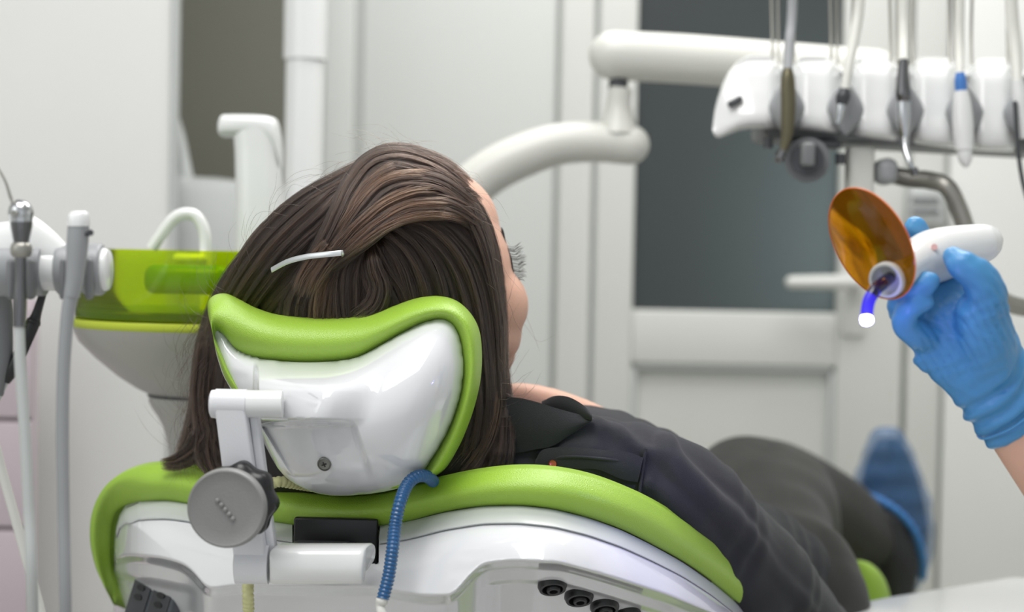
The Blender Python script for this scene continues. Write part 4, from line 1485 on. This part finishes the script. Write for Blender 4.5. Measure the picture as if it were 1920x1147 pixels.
st = flap('shoulder_tab', onshirt([(1004, 862, 1000, 880), (1020, 842, 1014, 884), (1070, 838, 1070, 880), (1130, 843, 1120, 880), (1180, 848, 1165, 898), (1206, 858, 1196, 904)], 0.004), .004, M['shirt'], t, .003)
flap('tab_edge', onshirt([(1024, 858, 1022, 866), (1070, 853, 1070, 859), (1130, 857, 1128, 863), (1180, 864, 1178, 872), (1196, 872, 1192, 880)], 0.009), .003, M['shirt'], t, .001)
flap('collar', onshirt([(946, 744, 946, 850), (975, 746, 975, 848), (1005, 753, 1005, 842), (1040, 764, 1036, 836), (1080, 775, 1068, 816), (1114, 784, 1106, 792)], 0.005), .005, M['shirt'], t, .005)
flap('collar_fold', onshirt([(1016, 752, 1014, 772), (1040, 742, 1040, 772), (1066, 744, 1066, 778), (1092, 758, 1092, 784), (1110, 776, 1110, 788)], 0.002), .006, M['shirt'], t, .004)
flap('shoulder_seam', onshirt([(1208, 840, 1214, 842), (1203, 870, 1209, 872), (1199, 900, 1205, 901), (1196, 925, 1202, 925)], 0.003), .003, M['shirt'], t, .001)
Yk = onshirt([(1030, 870, 1042, 870)], 0.010)[0][4]
MB().rev(V(1036, 870, Yk), [(S(8, Yk), -0.002), (S(8.5, Yk), 0), (S(7, Yk), 0.0015), (S(5, Yk), .001), (S(.5, Yk), .001)], ax=frame_z((0.1, -1, .25)), segs=20).build('button', M['copper'], st)

# ---- trousers: hips and both legs, one garment
b = MB()
R = []
for s, rw, rn in ((0.50, .17, .10), (0.54, .20, .122), (0.60, .20, .125), (0.66, .17, .11), (0.70, .12, .08)):
    R.append(bodyring(NB + Aax * s, Wax, Nax, rw, rn))
b.loft(catmull(np.array(R), 16))
b.tube([hipR, V(1425, 1005, 2.45), knR, V(1480, 1020, 2.70), V(1490, 1180, 2.76), anR], [.11, .105, .088, .078, .075, .06], n=40, segs=26, round_ends=True)
b.tube([hipL, V(1390, 930, 2.55), knL + np.array([0, 0, -.0]), V(1580, 985, 2.92), V(1635, 1020, 2.98), anL + np.array([0.0, 0, -.01])], [.10, .085, .075, .072, .062, .052], n=40, segs=26, round_ends=True)


def folds_t(co, no):
    return 0.002 * np.sin(co[:, 0] * 26 + 2 * np.sin(co[:, 2] * 20)) + 0.002 * np.sin(co[:, 2] * 60 + co[:, 1] * 40)


b.fused('trousers', M['trousers'], t, voxel=0.006, smooth=8, disp=folds_t)

# shoes with covers
b = MB()
ankc = V(1672, 1010, 3.03)
R = []
def outl(py, xl, xr, Y, hd):
    return [V((xl + xr) / 2 + (xr - xl) / 2 * math.cos(a), py, Y + hd * math.sin(a)) for a in np.linspace(0, 2 * math.pi, 28, endpoint=False)]
shoeL = []
for py, xl, xr, hd in ((822, 1648, 1682, .018), (845, 1634, 1700, .03), (880, 1620, 1716, .036), (920, 1614, 1728, .04), (960, 1622, 1736, .044), (1000, 1640, 1740, .05), (1050, 1655, 1732, .05), (1090, 1664, 1718, .04), (1110, 1672, 1706, .024)):
    shoeL.append(outl(py, xl, xr, 3.06, hd))
MB().loft(catmull(np.array(shoeL), 40)).build('shoe', M['shoe'], t)
R = []
for py, xl, xr, hd in ((800, 1652, 1672, .016), (806, 1638, 1688, .032), (830, 1624, 1704, .044), (870, 1610, 1722, .052), (915, 1600, 1738, .058), (960, 1606, 1750, .062), (1010, 1628, 1752, .066), (1060, 1650, 1744, .064), (1100, 1662, 1724, .052), (1120, 1674, 1706, .03)):
    ring_ = np.array(outl(py, xl, xr, 3.06, hd))
    R.append(ring_)
R = catmull(np.array(R), 60)
for i in range(60):                                   # puckered film
    a = np.linspace(0, 2 * math.pi, 28, endpoint=False)
    c = R[i].mean(0)
    R[i] = c + (R[i] - c) * (1 + .025 * np.sin(a * 7 + i * .5) + .02 * np.sin(i * .9))[:, None]
MB().loft(R).build('shoe_cover', M['cover'], t)
# opening of the cover: a gathered elastic band round the ankle
ob = [V(1604, 926, 2.985), V(1625, 928, 2.95), (V(1655, 940, 2.935)), V(1690, 965, 2.93), V(1718, 1002, 2.935), V(1730, 1045, 2.95), V(1730, 1085, 2.97)]
wob = catmull(np.array(ob), 60)
MB().tube(wob, 0.0065 * (1 + .22 * np.sin(np.arange(60) * 1.7)), segs=12).build('cover_elastic', mat('blue_elastic', srgb(62, 125, 195), 0.5, bump=.4, bscale=60), t)
b = MB()
R = []
for s, xl, xr, py, Y, hd in ((0, 1600, 1690, 1010, 2.99, .03), (1, 1612, 1700, 968, 2.985, .03), (2, 1626, 1710, 1000, 2.985, .035), (3, 1636, 1722, 1050, 2.985, .04), (4, 1640, 1716, 1110, 2.99, .04), (5, 1640, 1700, 1180, 2.99, .03)):
    if s == 0:
        continue
    R.append(outl(py, xl, xr, Y - .035, hd))
R.insert(0, outl(945, 1620, 1668, 2.95, .015))
MB().loft(catmull(np.array(R), 30)).build('trouser_cuff', M['shoe'], t)
R = []
for f, w_, h_ in ((0, .03, .03), (.1, .045, .045), (.35, .05, .05), (.7, .052, .042), (.95, .04, .03), (1.02, .02, .015)):
    p = (anR + np.array([-.03, -.03, -.06])) * (1 - f) + (toeR + np.array([.03, .04, .01])) * f
    R.append(bodyring(p, Wax, np.array([0, 0, 1.0]), w_, h_))
MB().loft(catmull(np.array(R), 26)).build('shoe_cover', M['cover'], t)

# ================================================================== hair
def hullD(x, y, extra=0.0):
    dx = (x - 715) / np.where(x > 715, 262.0, 330.0)
    dy = np.where(y < 500, (y - 500) / 262.0, 0 * y)
    q = np.clip(1 - dx * dx - dy * dy, 0, None)
    D = 1.88 - 0.145 * np.sqrt(q)
    return D


out = np.array([(745, 276), (700, 288), (660, 314), (622, 336), (562, 371), (512, 416), (468, 470), (434, 524), (402, 574), (378, 640), (368, 700), (362, 760), (346, 825), (330, 880),
                (420, 960), (560, 960), (700, 960), (850, 950), (925, 890), (940, 830), (942, 760), (940, 690), (936, 600), (926, 540), (910, 480), (888, 420), (864, 372), (842, 330), (798, 296)], float)
out = catmull(out, 120, closed=True)
hc_ = np.array([700, 560.])


def hring(s, back):
    P = hc_ + (out - hc_) * s
    e = math.sqrt(max(0, 1 - s ** 2.4))
    D = hullD(P[:, 0], P[:, 1])
    if back:
        k = 1 - 0.93 * sstep(P[:, 0], 830, 925)
        low = 1 - .8 * sstep(P[:, 1], 620, 760)
        Y = 1.87 + 0.165 * e ** 0.8 * k * low
    else:
        Y = D * 1.0 + (1.87 - D) * (1 - min(1, e * 1.7)) + 0.006
    return VV(np.stack([P[:, 0], P[:, 1], Y], 1))


sv = np.concatenate([np.linspace(0.02, .9, 30), np.linspace(.92, .999, 8)])
R = [hring(s, False) for s in sv] + [hring(s, True) for s in sv[::-1]]
hair = MB().loft(np.array(R)).build('hair', M['hairbase'], t, angle=None)


def lock(path, width, n, lift=0.0, bulge=0.006, m='hair', jitter=1.0, spread_end=1.0, k=28, radius=0.00009, free=False, name='hair_lock', wav=1.0, dep=None):
    """a lock of n hairs; path px points, width px half-widths per point"""
    P = catmull(np.array(path, float), k)
    wd = catmull(np.array(width, float)[:, None], k)[:, 0] if np.ndim(width) else np.full(k, float(width))
    dirs = np.gradient(P[:, :2], axis=0)
    nrm = np.stack([-dirs[:, 1], dirs[:, 0]], 1)
    nrm /= np.linalg.norm(nrm, axis=1)[:, None] + 1e-9
    sd, sd2 = rng.uniform(0, 6, 2)
    tt = np.linspace(0, 1, k)[None]
    u = rng.uniform(-1, 1, (n, 1))
    s0, s1 = rng.uniform(0, 0.36 if m == 'hair_hi' else 0.18, (n, 1)), rng.uniform(0.82, 1.0, (n, 1))
    q = s0 + (s1 - s0) * tt
    j = q * (k - 1)
    kk = np.arange(k)
    Pi = np.stack([np.interp(j, kk, P[:, d]) for d in range(2)], 2)
    Ni = np.stack([np.interp(j, kk, nrm[:, d]) for d in range(2)], 2)
    wi = np.interp(j, kk, wd)
    ph, am, fr_ = rng.uniform(0, 6.3, (n, 1)), rng.normal(0, 1.6, (n, 1)) * jitter, rng.uniform(1.2, 2.6, (n, 1))
    g = 2.2 * np.sin(u * 17 + 2.0 * tt) + 1.4 * np.sin(u * 41 - 3.0 * tt)
    off = u * wi + am * np.sin(ph + fr_ * tt * 3.1) * wav * 1.4 + g * wi / 40.0
    xy = Pi + Ni * off[:, :, None]
    D = hullD(xy[..., 0], xy[..., 1])
    if dep is not None:
        D = np.interp(q, np.linspace(0, 1, len(dep)), dep)
    tress = 0.0020 * np.sin(u * 11 + sd + 2.0 * tt) + .0015 * np.sin(u * 31 + sd2 + 3 * tt)
    ramp = 0.25 + 0.75 * sstep(q, 0.0, 0.22)
    Y = D - lift * ramp - bulge * np.sqrt(np.clip(1 - u * u, 0, None)) - rng.uniform(0, .0036, (n, 1)) - tress
    W = VV(np.concatenate([xy, Y[..., None]], 2))
    tn = (np.sin(u * 13 + sd) + .8 * np.sin(u * 37 + sd2) + rng.normal(0, 1.2, (n, 1)))[:, 0]
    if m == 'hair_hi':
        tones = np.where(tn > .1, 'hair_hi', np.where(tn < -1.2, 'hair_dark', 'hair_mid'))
    else:
        tones = np.where(tn < -.35, 'hair_dark', np.where(tn > 1.0, 'hair_mid', 'hair'))
    for tone in ('hair_dark', 'hair', 'hair_mid', 'hair_hi'):
        sel = W[tones == tone]
        if len(sel):
            strands(name, sel, radius, M[tone], hair)


HR_ = 0.00016
# under layer: broad cover of the whole cap
lock([(668, 405), (600, 420), (530, 480), (460, 560), (410, 660), (385, 780), (350, 870)], [30, 55, 62, 60, 46, 34, 30], 2600, 0.001, radius=HR_)
lock([(700, 300), (650, 335), (570, 385), (500, 450), (445, 530), (405, 610), (380, 720), (362, 830)], [12, 20, 26, 26, 24, 22, 20, 18], 1700, 0.004, radius=HR_)
lock([(655, 330), (600, 390), (545, 440), (500, 490), (440, 580), (400, 690)], [10, 30, 34, 34, 30, 20], 1100, 0.008, radius=HR_)
# back of the head below the clip, to the pad
lock([(690, 440), (640, 470), (560, 510), (500, 560), (470, 620)], [30, 45, 55, 60, 50], 1500, -0.004, radius=HR_)
lock([(625, 480), (600, 510), (575, 545), (560, 580), (556, 640)], [16, 34, 40, 42, 40], 900, 0.004, radius=HR_, m='hair')
lock([(632, 478), (618, 510), (606, 548), (600, 590), (600, 640)], [10, 18, 22, 24, 22], 260, 0.008, radius=HR_, m='hair_hi')
lock([(690, 430), (668, 465), (650, 510), (645, 560), (650, 620)], [10, 24, 34, 36, 30], 1000, 0.007, radius=HR_)
lock([(692, 430), (690, 470), (705, 520), (730, 570), (745, 630)], [10, 34, 48, 52, 46], 1200, 0.003, radius=HR_)
lock([(690, 425), (740, 440), (785, 490), (810, 560), (815, 640)], [10, 40, 56, 60, 56], 1700, 0.004, radius=HR_)
lock([(695, 450), (700, 500), (712, 540), (700, 575), (665, 600)], [8, 16, 20, 22, 18], 380, 0.011, radius=HR_, bulge=.01)
# right side falling behind the pad
lock([(720, 410), (800, 420), (862, 480), (893, 560), (908, 660), (915, 760), (905, 860)], [14, 34, 44, 44, 40, 36, 44], 2300, 0.004, radius=HR_)
lock([(860, 354), (892, 410), (914, 480), (926, 560), (932, 660), (934, 760), (936, 850)], [16, 22, 22, 20, 18, 18, 24], 1500, 0.0, radius=HR_)
lock([(852, 342), (880, 392), (906, 450), (922, 520), (936, 600), (942, 700)], [18, 18, 14, 10, 10, 8], 500, 0.008, radius=HR_)
lock([(910, 560), (922, 660), (926, 740), (905, 810), (860, 870), (830, 900)], [24, 24, 26, 34, 44, 40], 1500, 0.0, radius=HR_, dep=[1.825, 1.82, 1.815, 1.80, 1.785, 1.775])
lock([(925, 600), (940, 700), (945, 780), (942, 850), (930, 890)], [12, 14, 18, 20, 22], 700, 0.0, radius=HR_, dep=[1.86, 1.83, 1.805, 1.79, 1.785])
# the swept top section: from the hairline up over the crown and down to the clip
lock([(872, 360), (820, 318), (750, 296), (700, 308), (665, 350), (640, 400), (615, 450), (585, 500), (560, 545)], [26, 26, 26, 26, 26, 24, 22, 20, 22], 2300, 0.012, radius=HR_, bulge=.012)
lock([(892, 395), (830, 350), (765, 338), (715, 355), (675, 400), (645, 445), (612, 490), (585, 530)], [26, 28, 30, 30, 28, 24, 20, 18], 2100, 0.016, radius=HR_, bulge=.012)
lock([(905, 425), (850, 390), (790, 382), (735, 400), (690, 436), (650, 470), (615, 500)], [18, 20, 22, 22, 20, 18, 16], 1300, 0.018, radius=HR_, bulge=.010)
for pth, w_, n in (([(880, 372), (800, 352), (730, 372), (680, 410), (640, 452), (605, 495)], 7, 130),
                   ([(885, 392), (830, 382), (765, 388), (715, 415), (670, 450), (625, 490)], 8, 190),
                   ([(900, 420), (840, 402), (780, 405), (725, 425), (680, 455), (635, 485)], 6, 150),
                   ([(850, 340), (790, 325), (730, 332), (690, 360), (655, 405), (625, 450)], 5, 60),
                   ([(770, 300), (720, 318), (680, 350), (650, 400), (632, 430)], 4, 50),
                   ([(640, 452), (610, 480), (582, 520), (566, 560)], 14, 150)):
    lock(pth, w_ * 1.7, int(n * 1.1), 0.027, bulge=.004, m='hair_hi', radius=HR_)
# far side of the cap (seen only from the side)
for pth, w_, n in (([(790, 300), (700, 330), (610, 400), (520, 500), (450, 600), (410, 720)], 60, 1500), ([(820, 330), (760, 400), (690, 500), (620, 620), (560, 760)], 70, 1500)):
    P = catmull(np.array(pth, float), 24)
    u = rng.uniform(-1, 1, (n, 1))
    ts = np.linspace(0, 1, 24)[None]
    xy = P[None] + np.stack([u * w_ * .8, u * w_ * .7], 2) * np.ones((1, 24, 1)) + rng.normal(0, 1.5, (n, 1, 2))
    d = (xy - hc_)
    ang = np.arctan2(d[..., 1], d[..., 0])
    oa = np.arctan2(out[:, 1] - hc_[1], out[:, 0] - hc_[0])
    orr = np.hypot(out[:, 0] - hc_[0], out[:, 1] - hc_[1])
    so2 = np.argsort(oa)
    s_ = np.clip(np.hypot(d[..., 0], d[..., 1]) / np.interp(ang, oa[so2], orr[so2], period=2 * math.pi), 0, .985)
    xy = hc_ + d * (s_ / np.maximum(np.hypot(d[..., 0], d[..., 1]) / np.interp(ang, oa[so2], orr[so2], period=2 * math.pi), 1e-6))[..., None]
    e_ = np.sqrt(1 - s_ ** 2.4)
    kk_ = (1 - 0.93 * sstep(xy[..., 0], 830, 925)) * (1 - .8 * sstep(xy[..., 1], 620, 760))
    Yq = 1.87 + 0.165 * e_ ** 0.8 * kk_ + .002 + rng.uniform(0, .003, (n, 1)) + .002 * np.sin(u * 23)
    strands('hair_lock', VV(np.concatenate([xy, Yq[..., None]], 2)), HR_, M['hair'], hair)
# wisps
lock([(905, 640), (918, 740), (900, 820), (850, 890)], [20, 22, 26, 30], 120, 0.006, m='hair_hi', radius=HR_, dep=[1.81, 1.80, 1.785, 1.77])
lock([(395, 640), (385, 740), (398, 820), (430, 880)], [24, 26, 30, 30], 900, 0.0, radius=HR_, dep=[1.85, 1.84, 1.83, 1.82])
lock([(410, 760), (380, 830), (340, 862), (300, 872)], [26, 26, 16, 10], 600, 0.0, radius=HR_, dep=[1.84, 1.83, 1.85, 1.86])
lock([(400, 800), (395, 850), (410, 885), (440, 890)], [30, 30, 20, 12], 400, 0.0, radius=HR_, dep=[1.83, 1.825, 1.82, 1.82])


def flyaways():
    L = []
    def add(P, Y, r=1):
        P = catmull(np.array(P, float), 16)
        L.append(VV(np.concatenate([P, np.full((16, 1), Y)], 1)))
    oo = out
    for i in range(260):
        k_ = rng.integers(0, 120)
        p = oo[k_]
        if p[1] > 860 or (p[0] > 880 and p[1] < 520 and rng.random() < .8):
            continue
        n_ = unit(np.array([p[0] - 700, p[1] - 560]))
        tg = np.array([n_[1], -n_[0]]) * rng.choice([-1, 1])
        h_ = abs(rng.normal(0, 14)) + 3
        Ln = rng.uniform(40, 120)
        q0 = p - n_ * 12
        q1 = p + n_ * h_ * .7 + tg * Ln * .3
        q2 = p + n_ * h_ + tg * Ln * .65 + rng.normal(0, 4, 2)
        q3 = p + n_ * h_ * rng.uniform(.1, 1.5) + tg * Ln
        add([q0, q1, q2, q3], hullD(p[0], p[1]) - .01 + rng.normal(0, .01))
    for i in range(170):                                # hairs hanging loose on the left
        x0 = rng.uniform(345, 400)
        y0 = rng.uniform(560, 800)
        add([(x0 + 25, y0), (x0 + rng.normal(0, 8), y0 + 40), (x0 - rng.uniform(0, 30), y0 + 80), (x0 - rng.uniform(-10, 45), y0 + 110 + rng.uniform(0, 30))], 1.84 + rng.normal(0, .01))
    for i in range(14):                                # over the cheek
        y0 = rng.uniform(480, 720)
        add([(940, y0), (950 + rng.uniform(-4, 6), y0 + 40), (955 + rng.uniform(-10, 14), y0 + 90)], 1.875)
    add([(945, 560), (985, 610), (1010, 640), (1040, 628)], 1.87)
    add([(940, 520), (985, 590), (1005, 640), (1012, 660)], 1.87)
    for i in range(14):                                # curls just above the pad
        x0, y0 = rng.uniform(570, 760), rng.uniform(560, 585)
        add([(x0, y0 - 30), (x0 + rng.uniform(-20, 25), y0 - 5), (x0 + rng.uniform(10, 60), y0 + 6), (x0 + rng.uniform(40, 110), y0 - rng.uniform(5, 30))], 1.735)
    return L


strands('loose_hairs', flyaways(), 0.00010, M['hair'], hair)

# lashes and brow (right eye)
bpy.context.view_layer.update()
L = []
for i in range(46):
    f = i / 45
    y0 = 462 + 62 * f + rng.normal(0, 1)
    x0 = 950 + 8 * math.sin(f * math.pi) + 6 * f
    ln = rng.uniform(20, 30)
    up_ = -10 + 16 * f + rng.normal(0, 3)
    P = catmull(np.array([(x0 - 3, y0, 1.885), (x0 + ln * .45, y0 + up_ * .1 + 3, 1.88), (x0 + ln * .8, y0 + up_ * .5, 1.875), (x0 + ln, y0 + up_, 1.87)]), 10)
    L.append(VV(P))
strands('eyelashes', L, 0.00022, M['shoe'], body, taper=0.1)
L = []
for i in range(200):
    f = rng.random()
    y0 = 425 + 90 * f
    x0 = 941 + 17 * sstep(f, 0, .8) + rng.uniform(-4, 2)
    P = catmull(np.array([(x0, y0, 1.875), (x0 + 2.5, y0 + 8, 1.872), (x0 + 4, y0 + 17, 1.875)]), 6)
    L.append(VV(P))
strands('eyebrow', L, 0.00022, M['shoe'], body, taper=0.3)

# bobby pin, a thing of its own
t = thing('hair_clip', 'thin silver hair clip holding the hair at the back of the head', 'hair clip', V(590, 480, 1.72))
def strip(P, hw, ht, name, m, par):
    P = catmull(np.array(P, float), 40)
    W = VV(P)
    return MB().tube(W, np.tile([hw, ht], (40, 1)), segs=12, ref=(0, 0, 1)).build(name, m, par, angle=35)
def cy(x, y):
    return float(hullD(np.array([x]), np.array([y]))[0]) - .034
cl = [(509, 506, cy(509, 506) + .012), (540, 490, cy(540, 490) + .002), (575, 481, cy(575, 481) - .002), (610, 477, cy(610, 477) - .004), (640, 474, cy(640, 474) - .004)]
strip(cl, 0.0028, 0.0006, 'upper_arm', M['silverclip'], t)
strip([(x, y + 2, Y + .006) for x, y, Y in cl], 0.0018, 0.0005, 'lower_arm', M['silverclip'], t)
MB().tube([V(641, 470, cl[-1][2] - .0005), V(643, 476, cl[-1][2] + .002), V(642, 481, cl[-1][2] + .007)], [.0012, .0016, .0012], segs=10, n=12).build('bend', M['silverclip'], t)

# ================================================================== dentist's arm with glove
t = thing('person', 'gloved hand and bare forearm of the dentist reaching in from the right', 'person', V(1900, 760, 1.58))
Yg = 1.56
elb = V(2080, 1010, 1.60)
wst = V(1868, 735, 1.57)


def handmesh(b, gr):
    """palm and five fingers round the curing light; gr = growth of the glove over the hand"""
    g = gr
    # wrist to knuckles
    b.tube([V(1905, 778, 1.572), V(1872, 735, 1.568), V(1838, 680, 1.562), V(1800, 632, 1.56), V(1765, 600, 1.562), V(1735, 585, 1.565)],
           [(.038 + g, .027 + g), (.036 + g, .028 + g), (.041 + g, .028 + g), (.045 + g, .026 + g), (.044 + g, .022 + g), (.034 + g, .018 + g)],
           ref=unit(np.array([.74, 0, .67])), n=30, segs=26, round_ends=True)
    # thenar mass towards the thumb
    b.tube([V(1860, 690, 1.55), V(1848, 630, 1.535), V(1838, 585, 1.525)], [.022 + g, .025 + g, .021 + g], n=12, segs=20, round_ends=True)
    # thumb lies over the near side of the body of the light
    b.tube([V(1848, 610, 1.53), V(1850, 560, 1.515), V(1836, 522, 1.508), V(1806, 498, 1.506), V(1788, 482, 1.512)],
           [.020 + g, .0175 + g, .0155 + g, .0125 + g, .0085 + g], n=26, segs=20, round_ends=True)
    # index: round the far side, its tip showing above the light
    b.tube([V(1765, 600, 1.585), V(1745, 545, 1.605), V(1735, 490, 1.610), V(1726, 450, 1.602), V(1716, 425, 1.590)],
           [.0125 + g, .0115 + g, .0105 + g, .0100 + g, .0090 + g], n=26, segs=18, round_ends=True)
    # middle: behind the shield
    b.tube([V(1745, 600, 1.58), V(1712, 550, 1.602), V(1690, 510, 1.606), V(1668, 488, 1.598), V(1652, 478, 1.585)],
           [.0125 + g, .0115 + g, .0105 + g, .0098 + g, .0085 + g], n=26, segs=18, round_ends=True)
    # ring: under the neck, tip curled onto it
    b.tube([V(1740, 608, 1.565), V(1700, 590, 1.552), V(1690, 566, 1.532), V(1714, 545, 1.516), V(1742, 528, 1.508)],
           [.0135 + g, .0125 + g, .0115 + g, .0108 + g, .0085 + g], n=30, segs=18, round_ends=True)
    # little finger tucked below
    b.tube([V(1765, 640, 1.56), V(1722, 628, 1.54), V(1696, 606, 1.525), V(1706, 580, 1.512), V(1732, 566, 1.512)],
           [.0135 + g, .0125 + g, .0105 + g, .0095 + g, .0080 + g], n=30, segs=18, round_ends=True)


b = MB()
handmesh(b, -0.0035)
b.tube([elb, (elb + V(1905, 778, 1.572)) / 2 + np.array([0, 0, .002]), V(1905, 778, 1.572), V(1880, 745, 1.57)], [(.046, .042), (.041, .037), (.034, .027), (.029, .023)], ref=unit(np.array([.74, 0, .67])), n=24, segs=26, round_ends=True)
b.tube([elb, np.array([.82, 1.46, .99]), np.array([1.02, 1.30, 1.16])], [.046, .052, .060], n=16, segs=26, round_ends=True)
arm = b.fused('arm', M['skin'], t, voxel=0.0028, smooth=3)
b = MB()
handmesh(b, 0.0014)
b.tube([V(1890, 752, 1.571), V(1862, 716, 1.566)], [(.0405, .033), (.039, .032)], ref=unit(np.array([.74, 0, .67])), segs=30, n=8)
cuffc = V(1893, 757, 1.571)


def wr(co, no):
    p = project(co)
    u = (co - np.asarray(V(1800, 632, 1.56)))
    a1 = unit(V(1905, 778, 1.572) - V(1735, 585, 1.565))
    s = u @ a1
    c_ = u @ np.array([.74, 0, .67])
    d_ = u[:, 1]
    # creases running along the palm, then rings of wrinkles at the wrist
    lon = np.sin(c_ * 430 + 2.0 * np.sin(s * 40)) * np.exp(-((s + .005) / .035) ** 2)
    ringw = np.sin(s * 360 + 2.2 * np.sin(c_ * 60 + d_ * 40)) * sstep(s, .03, .06)
    fine = np.sin(u[:, 0] * 260 + 3 * np.sin(u[:, 2] * 120)) * np.sin(u[:, 2] * 230)
    lon = -(1 - np.abs(lon)) ** 3 * np.exp(-((s + .005) / .035) ** 2) * 1.6
    return 0.0012 * lon + 0.0019 * ringw + 0.0006 * fine


b.fused('glove', M['glove'], t, voxel=0.0022, smooth=3, disp=wr)
R = []
for p_, r_ in (((.80, 1.475, .975), .062), ((.84, 1.445, 1.005), .066), ((.95, 1.36, 1.10), .074), ((1.04, 1.285, 1.18), .08), ((1.09, 1.25, 1.22), .06)):
    R.append((p_, r_))
MB().tube([p_ for p_, _ in R], [r_ for _, r_ in R], n=24, segs=28).build('sleeve', M['white_panel'], t)
# rolled cuff edge
a = np.linspace(0, 2 * math.pi, 61)
axc = frame_z(unit(V(1905, 778, 1.572) - V(1868, 728, 1.567)), (0.74, 0, .67))
rg = [V(1900, 768, 1.5715) + axc[0] * math.cos(q) * (.0405 + .0008 * math.sin(5 * q)) + axc[1] * math.sin(q) * (.033 + .0008 * math.sin(7 * q)) for q in a]
MB().tube(np.array(rg), .0012, segs=8).build('cuff_edge', M['glove'], t)
